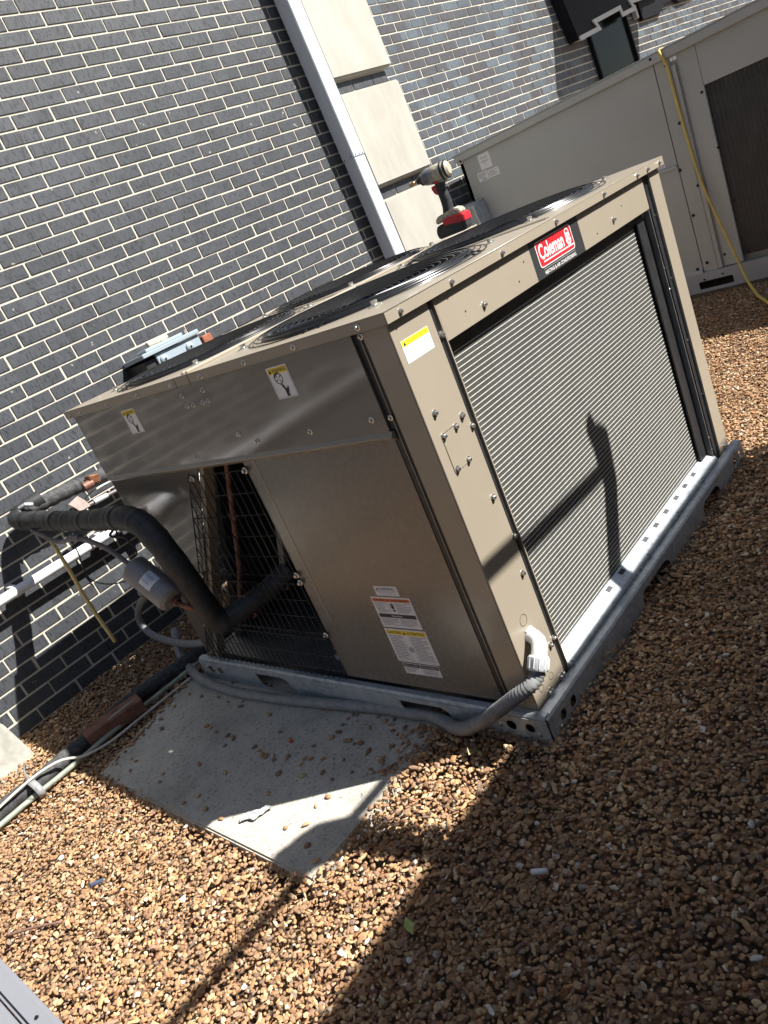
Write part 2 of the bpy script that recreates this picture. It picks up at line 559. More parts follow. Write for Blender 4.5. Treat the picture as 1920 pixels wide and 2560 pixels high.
def tag(o, label=None, cat=None, group=None, kind=None):
    if label: o['label'] = label
    if cat: o['category'] = cat
    if group: o['group'] = group
    if kind: o['kind'] = kind
    return o

def plate(name, outer, holes, thick, mat, parent, mapf, bevel=0.0):
    """flat plate with real holes. outer/holes: 2-D outlines; mapf(a,b,d)->xyz"""
    cu = bpy.data.curves.new(name, 'CURVE')
    cu.dimensions = '2D'
    cu.fill_mode = 'BOTH'
    cu.extrude = thick / 2
    for pl in [outer] + holes:
        sp = cu.splines.new('POLY')
        sp.points.add(len(pl) - 1)
        for i, (a, b) in enumerate(pl):
            sp.points[i].co = (a, b, 0, 1)
        sp.use_cyclic_u = True
    to = bpy.data.objects.new('tmp', cu)
    me = bpy.data.meshes.new_from_object(to)
    bpy.data.objects.remove(to)
    for v in me.vertices:
        v.co = mapf(v.co.x, v.co.y, v.co.z)
    me.name = name
    bm = bmesh.new()
    bm.from_mesh(me)
    bmesh.ops.remove_doubles(bm, verts=bm.verts, dist=1e-5)
    bmesh.ops.recalc_face_normals(bm, faces=bm.faces)
    bm.to_mesh(me)
    bm.free()
    me.materials.clear()
    return new_obj(name, me, mat, parent)

def circ(cx, cy, r, n=24, ry=None):
    return [(cx + r * math.cos(2 * math.pi * k / n), cy + (ry or r) * math.sin(2 * math.pi * k / n)) for k in range(n)]

def rrect(x0, y0, x1, y1, r, n=5):
    out = []
    for cx, cy, a0 in ((x1 - r, y1 - r, 0), (x0 + r, y1 - r, 90), (x0 + r, y0 + r, 180), (x1 - r, y0 + r, 270)):
        for k in range(n + 1):
            a = math.radians(a0 + 90 * k / n)
            out.append((cx + r * math.cos(a), cy + r * math.sin(a)))
    return out

_font = {}
def text_mesh(s, height, width=None, bold=0.0, shear=0.0):
    """lettering as a flat mesh, origin lower left, cap height = height"""
    key = (s, round(height, 5), width, bold, shear)
    if key in _font:
        return _font[key]
    cu = bpy.data.curves.new('lettering', 'FONT')
    cu.body = s
    cu.size = 1.0
    cu.offset = bold
    cu.shear = shear
    cu.resolution_u = 3
    to = bpy.data.objects.new('tmp', cu)
    me = bpy.data.meshes.new_from_object(to)
    bpy.data.objects.remove(to)
    co = np.array([v.co[:] for v in me.vertices])
    mn, mx = co.min(0), co.max(0)
    sy = height / (mx[1] - mn[1])
    sx = (width / (mx[0] - mn[0])) if width else sy
    for v in me.vertices:
        v.co = ((v.co.x - mn[0]) * sx, (v.co.y - mn[1]) * sy, 0)
    me.name = 'lettering'
    me.materials.clear()
    _font[key] = me
    return me

class Face:
    """a flat surface that stickers go on: maps (a right, b up, d outward) to xyz"""
    def __init__(self, origin, right, up, out):
        self.o, self.r, self.u, self.n = Vector(origin), Vector(right), Vector(up), Vector(out)
    def p(self, a, b, d=0):
        return self.o + self.r * a + self.u * b + self.n * d
    def mat(self, a, b, d=0):
        q = self.p(a, b, d)
        m_ = Matrix.Identity(4)
        for i in range(3):
            m_[i][0], m_[i][1], m_[i][2], m_[i][3] = self.r[i], self.u[i], self.n[i], q[i]
        return m_

def poly_sheet(name, polys, face, d, mat, parent):
    v, f = [], []
    for pl in polys:
        n = len(v)
        v += [face.p(a, b, d) for a, b in pl]
        f.append(tuple(range(n, n + len(pl))))
    me = mesh_from(name, v, f)
    return new_obj(name, me, mat, parent)

def rect(a0, b0, a1, b1):
    return [(a0, b0), (a1, b0), (a1, b1), (a0, b1)]

def lettering(s, face, a, b, h, mat, parent, width=None, d=0.0009, bold=0.0, shear=0.0, name='lettering'):
    me = text_mesh(s, h, width, bold, shear).copy()
    for v in me.vertices:
        v.co = face.p(a + v.co.x, b + v.co.y, d)
    return new_obj(name, me, mat, parent)

def print_lines(rects, face, a0, b0, a1, b1, n, mat, parent, d=0.0007, seed=0, name='small_print'):
    """unreadable small print: rows of word-length dashes"""
    r_ = random.Random(seed)
    step = (b1 - b0) / n
    out = []
    for i in range(n):
        y = b1 - (i + 0.75) * step
        x = a0
        end = a1 - (a1 - a0) * r_.choice((0, 0.02, 0.05, 0.3))
        while x < end - 0.002:
            wd = min(r_.uniform(0.003, 0.009) * (a1 - a0) / 0.07, end - x)
            out.append(rect(x, y, x + wd, y + step * 0.42))
            x += wd + 0.0012
    return poly_sheet(name, out, face, d, mat, parent)

def tri_icon(face, a, b, s, mat, parent, d=0.0009):
    return poly_sheet('warning_triangle', [[(a, b), (a + s, b), (a + s / 2, b + s * 0.9)]], face, d, mat, parent)

# hex-head screw with washer: points outward along +Z
def screw_mesh():
    b = MB()
    b.lathe([(0.0001, 0.0), (0.0078, 0.0), (0.0078, 0.0014), (0.0052, 0.0022)], 14)
    b.lathe([(0.0048, 0.002), (0.0048, 0.0062), (0.0036, 0.0075), (0.0001, 0.0078)], 6)
    me = b.mesh('screw')
    smooth_angle(me, 40)
    me.materials.append(M['screw'])
    return me
SCREW = screw_mesh()
bsc = SCREW.copy()
bsc.name = 'dark_screw'
bsc.materials.clear()
bsc.materials.append(M['blackscrew'])
BSCREW = bsc

def screws(face, pts, parent, me=None, scale=1.0, d=0.0):
    scale *= 1.22
    for a, b in pts:
        o = bpy.data.objects.new('screw', me or SCREW)
        COL.objects.link(o)
        o.parent = parent
        m_ = face.mat(a, b, d)
        o.matrix_local = m_ @ Matrix.Rotation(random.uniform(0, 1), 4, 'Z') @ Matrix.Scale(scale, 4)

# ================================================================== GROUND
PADZ = -0.038      # the pad top lies a little below the gravel level at the unit's near corner
def low(x, y, z=0.0, dz=PADZ):
    k = (1.37 - z - dz) / (1.37 - z)
    return (CAM.x + (x - CAM.x) * k, CAM.y + (y - CAM.y) * k, z + dz)
def sst(t):
    t = min(1.0, max(0.0, t))
    return t * t * (3 - 2 * t)
def g(x, y):
    z = -0.014 + 0.125 * sst((x - 1.9) / 1.9)
    # falls away towards the left, except along the wall
    z -= 0.034 * sst((0.05 - x) / 0.50) * (1 - sst((y - 1.80) / 0.40))
    if x < -0.62:
        z -= 0.008 * min(1, (-0.62 - x) / 0.06) * (1 - sst((y - 1.80) / 0.40))
    z += 0.007 * math.sin(3.1 * x + 1.3) * math.sin(2.7 * y + 0.4) + 0.004 * math.sin(9.0 * x + 4 * y)
    return z

def build_ground():
    xs = np.concatenate([[-60, -20, -8, -4], np.arange(-2.6, 6.01, 0.1), [8, 14, 30, 60]])
    ys = np.concatenate([[-60, -20, -8, -4], np.arange(-2.0, 3.01, 0.1), [5, 12, 30, 60]])
    v = [(x, y, g(max(-2.6, min(6, x)), max(-2, min(3, y))) - (0.085 if (0.05 < x < 1.75 and 0.15 < y < 1.9) else 0.034 - 0.016 * (-0.62 < x < 0.0 and 0.22 < y < 0.34))) for y in ys for x in xs]
    nx = len(xs)
    f = [(j * nx + i, j * nx + i + 1, (j + 1) * nx + i + 1, (j + 1) * nx + i) for j in range(len(ys) - 1) for i in range(nx - 1)]
    me = mesh_from('ground', v, f)
    o = new_obj('ground', me, M['ground'], None, True)
    tag(o, 'bed of brown pea gravel under everything', kind='structure')
build_ground()

PAD = [low(*p_)[:2] for p_ in ((-0.655, 0.334), (-0.245, 0.318), (0.0, 0.30), (0.55, 0.28), (0.55, 1.85), (0.02, 1.735), (-0.632, 1.575))]
def inside(poly, x, y):
    c = False
    n = len(poly)
    for i in range(n):
        (x1, y1), (x2, y2) = poly[i], poly[i - 1]
        if (y1 > y) != (y2 > y) and x < (x2 - x1) * (y - y1) / (y2 - y1) + x1:
            c = not c
    return c

def px(P):
    d = Vector(P) - CAM
    X, Y, Z = (sum(RC[i][k] * d[k] for k in range(3)) for i in range(3))
    if Z < 0.05:
        return None
    return 960 + FPX * X / Z, 1280 + FPX * Y / Z, Z

def in_view(P, margin):
    q = px(P)
    return q is not None and -margin < q[0] < 1920 + margin and -margin < q[1] < 2560 + margin

def gravel_group(idx):
    ng = bpy.data.node_groups.new('gravel_scatter', 'GeometryNodeTree')
    ng.interface.new_socket('Geometry', in_out='INPUT', socket_type='NodeSocketGeometry')
    ng.interface.new_socket('Geometry', in_out='OUTPUT', socket_type='NodeSocketGeometry')
    N, L = ng.nodes.new, ng.links.new
    gi, go = N('NodeGroupInput'), N('NodeGroupOutput')
    join = N('GeometryNodeJoinGeometry')
    prof = [(1.0, .78, .55), (1.3, .72, .5), (.9, .85, .7), (1.15, .9, .42), (1.45, .62, .5), (1.0, 1.0, .5), (.85, .7, .62), (1.2, .8, .62), (1.1, .6, .45)]
    for k, sc in enumerate(prof):
        ico = N('GeometryNodeMeshIcoSphere')
        ico.inputs['Radius'].default_value = 0.5
        ico.inputs['Subdivisions'].default_value = 3
        sp = N('GeometryNodeSetPosition')
        nz = N('ShaderNodeTexNoise')
        nz.noise_dimensions = '4D'
        nz.inputs['W'].default_value = k * 3.7 + idx
        nz.inputs['Scale'].default_value = 1.35
        nz.inputs['Detail'].default_value = 1.0
        pos = N('GeometryNodeInputPosition')
        L(pos.outputs[0], nz.inputs['Vector'])
        sub = N('ShaderNodeVectorMath'); sub.operation = 'SUBTRACT'
        L(nz.outputs['Color'], sub.inputs[0]); sub.inputs[1].default_value = (.5, .5, .5)
        mul = N('ShaderNodeVectorMath'); mul.operation = 'SCALE'
        L(sub.outputs[0], mul.inputs[0]); mul.inputs['Scale'].default_value = 1.05
        L(mul.outputs[0], sp.inputs['Offset'])
        L(ico.outputs[0], sp.inputs[0])
        tr = N('GeometryNodeTransform')
        tr.inputs['Scale'].default_value = sc
        L(sp.outputs[0], tr.inputs[0])
        sm = N('GeometryNodeSetShadeSmooth')
        L(tr.outputs[0], sm.inputs[0])
        mt = N('GeometryNodeSetMaterial')
        mt.inputs['Material'].default_value = M['gravel']
        L(sm.outputs[0], mt.inputs[0])
        gin = N('GeometryNodeGeometryToInstance')
        L(mt.outputs[0], gin.inputs[0])
        L(gin.outputs[0], join.inputs[0])
    dist = N('GeometryNodeDistributePointsOnFaces')
    dist.distribute_method = 'POISSON'
    dist.inputs['Distance Min'].default_value = 0.0074
    dist.inputs['Density Max'].default_value = 17000
    dist.inputs['Seed'].default_value = 5 + idx
    L(gi.outputs[0], dist.inputs['Mesh'])
    jit = N('GeometryNodeSetPosition')
    rz = N('FunctionNodeRandomValue'); rz.data_type = 'FLOAT_VECTOR'
    rz.inputs[0].default_value = (0, 0, -0.009); rz.inputs[1].default_value = (0, 0, 0.006)
    L(dist.outputs['Points'], jit.inputs[0]); L(rz.outputs[0], jit.inputs['Offset'])
    iop = N('GeometryNodeInstanceOnPoints')
    L(jit.outputs[0], iop.inputs['Points'])
    L(join.outputs[0], iop.inputs['Instance'])
    iop.inputs['Pick Instance'].default_value = True
    rr = N('FunctionNodeRandomValue'); rr.data_type = 'FLOAT_VECTOR'
    rr.inputs[0].default_value = (-0.5, -0.5, 0); rr.inputs[1].default_value = (0.5, 0.5, 6.28)
    rr.inputs['Seed'].default_value = 3
    L(rr.outputs[0], iop.inputs['Rotation'])
    rs = N('FunctionNodeRandomValue'); rs.data_type = 'FLOAT'
    rs.inputs[2].default_value = 0.0; rs.inputs[3].default_value = 1.0
    rs.inputs['Seed'].default_value = 11
    pw = N('ShaderNodeMath'); pw.operation = 'POWER'; L(rs.outputs[1], pw.inputs[0]); pw.inputs[1].default_value = 2.2
    ma = N('ShaderNodeMath'); ma.operation = 'MULTIPLY_ADD'; L(pw.outputs[0], ma.inputs[0]); ma.inputs[1].default_value = 0.0120; ma.inputs[2].default_value = 0.0076
    L(ma.outputs[0], iop.inputs['Scale'])
    L(iop.outputs[0], go.inputs[0])
    return ng

def build_gravel():
    v, f = [], []
    c = 0.025
    for i in range(int((5.1 + 2.0) / c)):
        for j in range(int((2.75 + 1.7) / c)):
            x, y = -2.0 + i * c, -1.7 + j * c
            cx, cy = x + c / 2, y + c / 2
            if not in_view((cx, cy, 0), 420):
                continue
            if 0.12 < cx < 1.50 and 0.1 < cy < 1.52:
                continue
            if cx > 4.5 or cy > 2.55:
                continue
            dz = 0.0
            if not inside(PAD, cx, cy) and -0.66 < cx < -0.1 and 0.20 < cy < 0.46:
                dz = 0.013 * min(1, (cy - 0.20) / 0.12)
            if all(inside(PAD, a, b) for a, b in ((x, y), (x + c, y), (x + c, y + c), (x, y + c))):
                # gravel heaped over the pad near its buried edges
                if cx > -0.03 and (cy < 0.42 or cy > 1.62):
                    dz = PADZ - g(cx, cy) + 0.022
                elif cx > -0.16 and cy < 0.36 - 0.2 * (cx + 0.16):
                    dz = PADZ - g(cx, cy) + 0.012
                else:
                    continue
            n = len(v)
            v += [(a, b, g(a, b) + dz) for a, b in ((x, y), (x + c, y), (x + c, y + c), (x, y + c))]
            f.append((n, n + 1, n + 2, n + 3))
    me = mesh_from('gravel', v, f)
    o = new_obj('gravel', me, M['gravel'])
    tag(o, 'loose tan and brown pea gravel covering the roof around the units', 'gravel', kind='stuff')
    md = o.modifiers.new('scatter', 'NODES')
    md.node_group = gravel_group(1)
build_gravel()

# concrete pad
b = MB().prism(PAD, -0.14, PADZ, 'xy')
pad = b.build('concrete_pad', M['concrete'], bevel=0.006, seg=2)
tag(pad, 'grey exposed aggregate concrete pad under the large tan air conditioner', 'concrete pad')

# ================================================================== WALLS (own tilted frame)
WR = Matrix(((0.9991640103, 0.0402152273, -0.0073495556), (-0.0398485459, 0.9982088213, 0.0446233404), (0.0091309290, -0.0442931666, 0.9989768473))).to_4x4()
BX0, BZ0, PB, HB = 1.13457, 2.97321, 0.2032, 0.0677
YW = 2.36595
YR = 2.606
WI = WR.inverted()
def blocked(P):
    """is the line camera -> P blocked by one of the two units?"""
    for lo, hi in (((0, 0, 0.05), (1.59, 1.63, 1.19)), ((3.95, -2, 0.1), (6, 2.35, 1.55))):
        d = Vector(P) - CAM
        t0, t1 = 0.0, 1.0
        for k in range(3):
            if abs(d[k]) < 1e-9:
                continue
            a, c = (lo[k] - CAM[k]) / d[k], (hi[k] - CAM[k]) / d[k]
            if a > c:
                a, c = c, a
            t0, t1 = max(t0, a), min(t1, c)
        if t0 < t1:
            return True
    return False

BV = MB().box((-0.0969, -0.0042, -0.0290), (0.0969, 0.03, 0.0290))
BRICK = BV.mesh('brick', bevel=0.0016)
def brick_wall(name, label, x0, x1, y, bricks_mat, z0=-0.10, z1=4.6, extra=None, sets=300, bz0=BZ0, pb=PB):
    root = empty(name, mat=WR)
    tag(root, label, 'brick wall')
    mort = MB().box((x0, y, z0), (x1, y + 0.2, z1))
    mort.build('mortar', M['mortar'], root)
    me = BRICK.copy()
    me.materials.clear()
    me.materials.append(bricks_mat)
    items = []
    r0, r1 = int((bz0 - z1) / HB) + 1, int((bz0 - z0) / HB)
    for r in range(r0, r1 + 1):
        zc = bz0 - HB * r
        off = 0.5 if r % 2 == 0 else 0.0
        i = math.floor((x0 - BX0) / pb) - 1
        while BX0 + (i + off) * pb < x1:
            a, c = BX0 + (i + off) * pb, BX0 + (i + 1 + off) * pb
            i += 1
            a2, c2 = max(a, x0), min(c, x1)
            if c2 - a2 < 0.03:
                continue
            xc, ln = (a2 + c2) / 2, (c2 - a2)
            P = WR @ Vector((xc, y, zc))
            q = px(P)
            vis = q is not None and -30 < q[0] < 1950 and -30 < q[1] < 2590 and not blocked(P)
            items.append((0 if vis else 1, (P - CAM).length, xc, zc, ln))
    items.sort()
    st = MB()
    sv, sf = [p.co.copy() for p in BRICK.vertices], [tuple(p.vertices) for p in BRICK.polygons]
    for k, (nv, dd, xc, zc, ln) in enumerate(items):
        jx, jy, jz = random.gauss(0, .0010), random.gauss(0, .0005), random.gauss(0, .0007)
        s = (ln - 0.0100) / 0.1932
        if k < sets and nv == 0:
            o = bpy.data.objects.new('brick', me)
            COL.objects.link(o)
            o.parent = root
            o.location = (xc + jx, y + jy, zc + jz)
            o.scale = (s, 1, 1)
            o.rotation_euler = (random.gauss(0, .004), random.gauss(0, .004), random.gauss(0, .002))
        else:
            st.add([(p.x * s + xc + jx, p.y + y + jy, p.z + zc + jz) for p in sv], sf)
    o = new_obj('brickwork', mesh_from('brickwork', st.v, st.f), bricks_mat, root)
    tag(o, kind='stuff')
    return root

# material frames need the wall object, so make an anchor from the wall root itself
lw_anchor = None
def make_walls():
    # left wall
    dummy = bpy.data.materials.new('placeholder_brick')
    lw = brick_wall('brick_wall', 'near charcoal grey brick wall with cream mortar behind the air conditioner', -5.2, 2.79, YW, dummy)
    rw = brick_wall('brick_wall', 'far recessed blue-grey brick wall right of the cream stone pier', 3.36, 12.6, YR, bpy.data.materials.new('placeholder_brick_far'), z0=0.1, pb=0.1885)
    ml = mat_brick('charcoal_scored_brick', lw, (0.056, 0.060, 0.068), False, 0.6, BX0, BZ0)
    mr = mat_brick('blue_grey_glazed_brick', rw, (0.075, 0.080, 0.090), True, 0.55, BX0, BZ0)
    for root, mt in ((lw, ml), (rw, mr)):
        for ch in root.children:
            if ch.name.startswith('brick'):
                ch.data.materials.clear()
                ch.data.materials.append(mt)
    return lw, rw, ml, mr
LW, RW, ML, MR = make_walls()
fl = MB().box((-5.2, YW - 0.012, -0.1), (2.79, YW - 0.003, 0.072)).build('base_flashing', simple('dark_grey_flashing', (0.07, 0.072, 0.075), 0.7, 0, 0.35, 20), LW, bevel=0.002)

# stone pier between the walls
pier = empty('stone_pier', mat=WR)
tag(pier, 'pier of cream cast stone blocks beside the white downspout', 'pier')
MB().box((2.80, YW - 0.002, -0.1), (3.355, YR + 0.1, 4.6)).build('core', M['mortar'], pier)
zt = [(2.960, 2.322), (2.232, 1.645), (1.556, 0.972), (0.882, 0.30), (3.70, 3.05), (4.45, 3.80)]
for (a, c) in zt:
    MB().prism([(2.800, a), (2.812, a + 0.012), (3.388, a + 0.012), (3.400, a), (3.400, c), (3.345, c - 0.036), (2.800, c - 0.036)], 0, 1) 
    s = MB().box((2.798, YW - 0.052, c - 0.0), (3.402, YR - 0.02, a)).build('stone_block', M['stone'], pier, bevel=0.011, seg=2)
for zc in [ (2.322 + 2.232) / 2, (1.645 + 1.556) / 2, (0.972 + 0.882) / 2, (3.05 + 2.96) / 2, (3.80 + 3.70) / 2]:
    for xc in (2.90, 3.103, 3.28):
        ln = 0.15 if xc == 3.28 else 0.193
        o = bpy.data.objects.new('brick', LW.children[1].data)
        COL.objects.link(o)
        o.parent = pier
        o.location = (xc, YW - 0.004, zc)
        o.scale = (ln / 0.1932, 1, 1.15)

# downspout
ds = empty('downspout', mat=WR)
tag(ds, 'square white metal downspout running down the wall corner', 'downspout')
dx0, dx1, dy1, dy0 = 2.606, 2.712, YW - 0.030, YW - 0.137
MB().box((dx0, dy0, 1.85), (dx1, dy1, 4.6)).build('upper_pipe', M['whitealu'], ds, bevel=0.004, seg=2)
MB().box((dx0 + .003, dy0 + .003, 0.05), (dx1 - .003, dy1 - .003, 1.85)).build('lower_pipe', M['whitealu'], ds, bevel=0.004, seg=2)
fds = Face((dx0, dy0, 0), (1, 0, 0), (0, 0, 1), (0, -1, 0))
screws(fds, [(0.02, 1.862), (0.055, 1.862), (0.085, 1.862)], ds, BSCREW, 0.45)
fds2 = Face((dx0, dy1, 0), (0, -1, 0), (0, 0, 1), (-1, 0, 0))
screws(fds2, [(0.02, 1.862), (0.085, 1.862)], ds, BSCREW, 0.45)
for z in (3.4, 0.7):
    MB().box((dx0 - .03, YW - 0.03, z), (dx1 + .03, YW - 0.008, z + .03)).build('strap', M['whitealu'], ds, bevel=0.002)

# black stepped awning, shade window and shadow plate on the far wall
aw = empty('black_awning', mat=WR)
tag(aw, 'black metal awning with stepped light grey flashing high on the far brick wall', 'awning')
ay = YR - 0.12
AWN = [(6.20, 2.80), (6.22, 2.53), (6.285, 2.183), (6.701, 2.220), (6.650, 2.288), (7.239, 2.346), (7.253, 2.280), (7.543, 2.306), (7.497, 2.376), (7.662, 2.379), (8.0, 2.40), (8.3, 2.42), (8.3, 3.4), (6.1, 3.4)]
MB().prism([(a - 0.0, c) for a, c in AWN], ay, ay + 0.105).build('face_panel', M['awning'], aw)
MB().box((6.58, YR - 1.10, 3.12), (8.33, YR, 3.20)).build('shadow_canopy', M['awning'], aw)  # unseen slab added above the frame to shade the wall below
edge = [(6.285, 2.183), (6.701, 2.220), (6.650, 2.288), (7.239, 2.346), (7.253, 2.280), (7.543, 2.306), (7.497, 2.376), (7.662, 2.379), (7.95, 2.395)]
off = []
hw = 0.040
def offset_line(pts, h):
    L_, R_ = [], []
    P = [Vector((a, b_)) for a, b_ in pts]
    for i, p_ in enumerate(P):
        d0 = (P[i] - P[i - 1]).normalized() if i else (P[1] - P[0]).normalized()
        d1 = (P[i + 1] - P[i]).normalized() if i < len(P) - 1 else d0
        n0, n1 = Vector((-d0.y, d0.x)), Vector((-d1.y, d1.x))
        mvec = (n0 + n1)
        mvec = mvec / max(0.35, mvec.length_squared) * 2 if mvec.length > 1e-6 else n0
        L_.append(p_ + mvec * h * 0.5 * 1.0)
        R_.append(p_ - mvec * h * 0.5 * 1.0)
    return L_, R_
Lp, Rp = offset_line(edge, hw * 1.0)
tb = MB()
for i in range(len(edge) - 1):
    tb.prism([tuple(Lp[i]), tuple(Lp[i + 1]), tuple(Rp[i + 1]), tuple(Rp[i])], ay - 0.015, ay - 0.002)
tb.build('stepped_flashing', M['awntrim'], aw)
win = empty('dark_window', mat=WR)
tag(win, 'dark glossy window on the far brick wall under the black awning', 'window')
MB().box((6.68, YR - 0.02, 1.1), (7.50, YR + 0.02, 2.6)).build('pane', M['blackglass'], win, bevel=0.004)
fr = MB().box((6.655, YR - 0.045, 1.1), (6.68, YR - 0.005, 2.62)).box((7.50, YR - 0.045, 1.1), (7.525, YR - 0.005, 2.62)).box((6.68, YR - 0.045, 2.6), (7.50, YR - 0.005, 2.62))
fr.build('frame', M['awning'], win)
sg = empty('wall_shadow_plate', mat=WR)
tag(sg, 'flat black plate drawing a shadow outline on the far brick wall right of the awning', 'shadow plate')
MB().prism([(7.86, 2.20), (8.30, 2.215), (8.36, 2.235), (8.46, 2.29), (8.78, 2.31), (8.86, 2.275), (8.95, 2.275), (9.25, 2.30), (9.9, 2.36), (9.9, 3.4), (7.72, 3.4)], YR - 0.05, YR - 0.012).build('panel', M['awning'], sg, bevel=0.004)  # black sheet cut to the outline of a cast shadow on the bricks
MB().box((7.72, YR - 0.06, 2.23), (7.76, YR - 0.012, 2.36)).build('bracket', M['awntrim'], sg, bevel=0.003)

# pvc pipe on the wall
pv = empty('white_pvc_pipe', mat=WR)
tag(pv, 'white pvc pipe running along the foot of the near brick wall', 'pipe')
MB().tube([(-5, 2.286, 0.685), (-.5, 2.286, 0.672), (0.2, 2.286, 0.668), (1.6, 2.286, 0.66)], 0.0235, 20).build('pipe', M['pvcwhite'], pv, True)
for x in (-0.42, 0.02, 0.6):
    MB().lathe([(0.0236, -0.022), (0.0275, -0.022), (0.0275, 0.022), (0.0236, 0.022)], 20, 'x', (x - 0.02, 2.286, 0.671)).build('coupling', M['pvcwhite'], pv, True) if x == 0.6 else None
    MB().box((x, 2.286, 0.645), (x + 0.025, 2.365, 0.70)).build('clip', M['pvcwhite'], pv, bevel=0.002)

# disconnect box on the wall
db = empty('disconnect_box', mat=WR)
tag(db, 'pale blue-grey electrical disconnect box on the near brick wall above the unit top', 'electrical box')
MB().box((0.615, 2.170, 0.86), (0.945, 2.355, 1.300)).build('body', M['darkmetal'], db, bevel=0.003)
MB().box((0.680, 2.155, 0.87), (0.950, 2.169, 1.312)).build('cover', M['lightblue'], db, bevel=0.003)
MB().box((0.608, 2.140, 1.313), (0.955, 2.36, 1.335), ).build('hood', M['lightblue'], db, bevel=0.003)
MB().box((0.67, 2.20, 1.335), (0.90, 2.30, 1.352)).build('top_flange', M['lightblue'], db, bevel=0.003)
for x in (0.715, 0.875):
    MB().lathe([(0.001, -0.016), (0.012, -0.015), (0.021, -0.009), (0.024, 0.0)], 20, 'y', (x, 2.155, 1.272)).build('knob', M['lightblue'], db, True)
    MB().lathe([(0.001, -0.019), (0.005, -0.019), (0.005, -0.014)], 12, 'y', (x, 2.155, 1.272)).build('rivet', M['blackscrew'], db)
MB().tube([(0.72, 2.25, 1.362), (0.84, 2.25, 1.362)], 0.017, 14).build('conduit_stub', M['toolbeige'], db, True)
rb = MB().box((0.962, 2.15, 1.10), (1.02, 2.33, 1.292)).build('rusty_block', M['rust'], None, bevel=0.003)
rb.matrix_world = WR
tag(rb, 'rust-red block beside the pale disconnect box on the wall', 'block')

# ================================================================== MAIN UNIT
W, L, H = 1.5928, 1.6313, 1.1927
AC = empty('air_conditioner', (0, 0, 0))
tag(AC, 'large tan four-fan outdoor air conditioner standing on galvanized rails on the gravel', 'air conditioner')
FL = Face((0, 0, 0), (0, -1, 0), (0, 0, 1), (-1, 0, 0))     # left face: a = -y
FC = Face((0, 0, 0), (1, 0, 0), (0, 0, 1), (0, -1, 0))      # coil face: a = x

# lid
LZ = H - 0.0275
o_ = 0.02
b = MB().box((-o_, -o_, LZ), (W + 0.045, -o_ + 0.0025, H)).box((-o_, -o_ + .0025, LZ), (-o_ + 0.0025, L + 0.045, H)).box((W + 0.0425, -o_ + .0025, LZ), (W + 0.045, L + 0.045, H)).box((-o_ + .0025, L + 0.0425, LZ), (W + 0.0425, L + 0.045, H))
b.build('lid_skirt', M['tan'], AC, bevel=0.0008)
FANS = [(0.400, 0.405), (1.195, 0.405), (0.400, 1.220), (1.195, 1.220)]
lid = plate('lid', rect(-o_, -o_, W + 0.045, L + 0.045), [circ(x, y, 0.307, 48) for x, y in FANS], 0.003, M['tan'], AC, lambda a, b_, d: (a, b_, H + 0.0005 + d))
# raised ribs between the fans
for y0, y1 in ((0.800, 0.812), (0.822, 0.834)):
    MB().box((-o_ + .004, y0, H), (W + 0.04, y1, H + 0.010)).build('lid_rib', M['tan'], AC, bevel=0.003)
for x0 in (0.792, 0.806):
    MB().box((x0, 0.0, H), (x0 + .006, 0.79, H + 0.006)).build('lid_rib', M['tan'], AC, bevel=0.002)
    MB().box((x0, 0.84, H), (x0 + .006, L, H + 0.006)).build('lid_rib', M['tan'], AC, bevel=0.002)

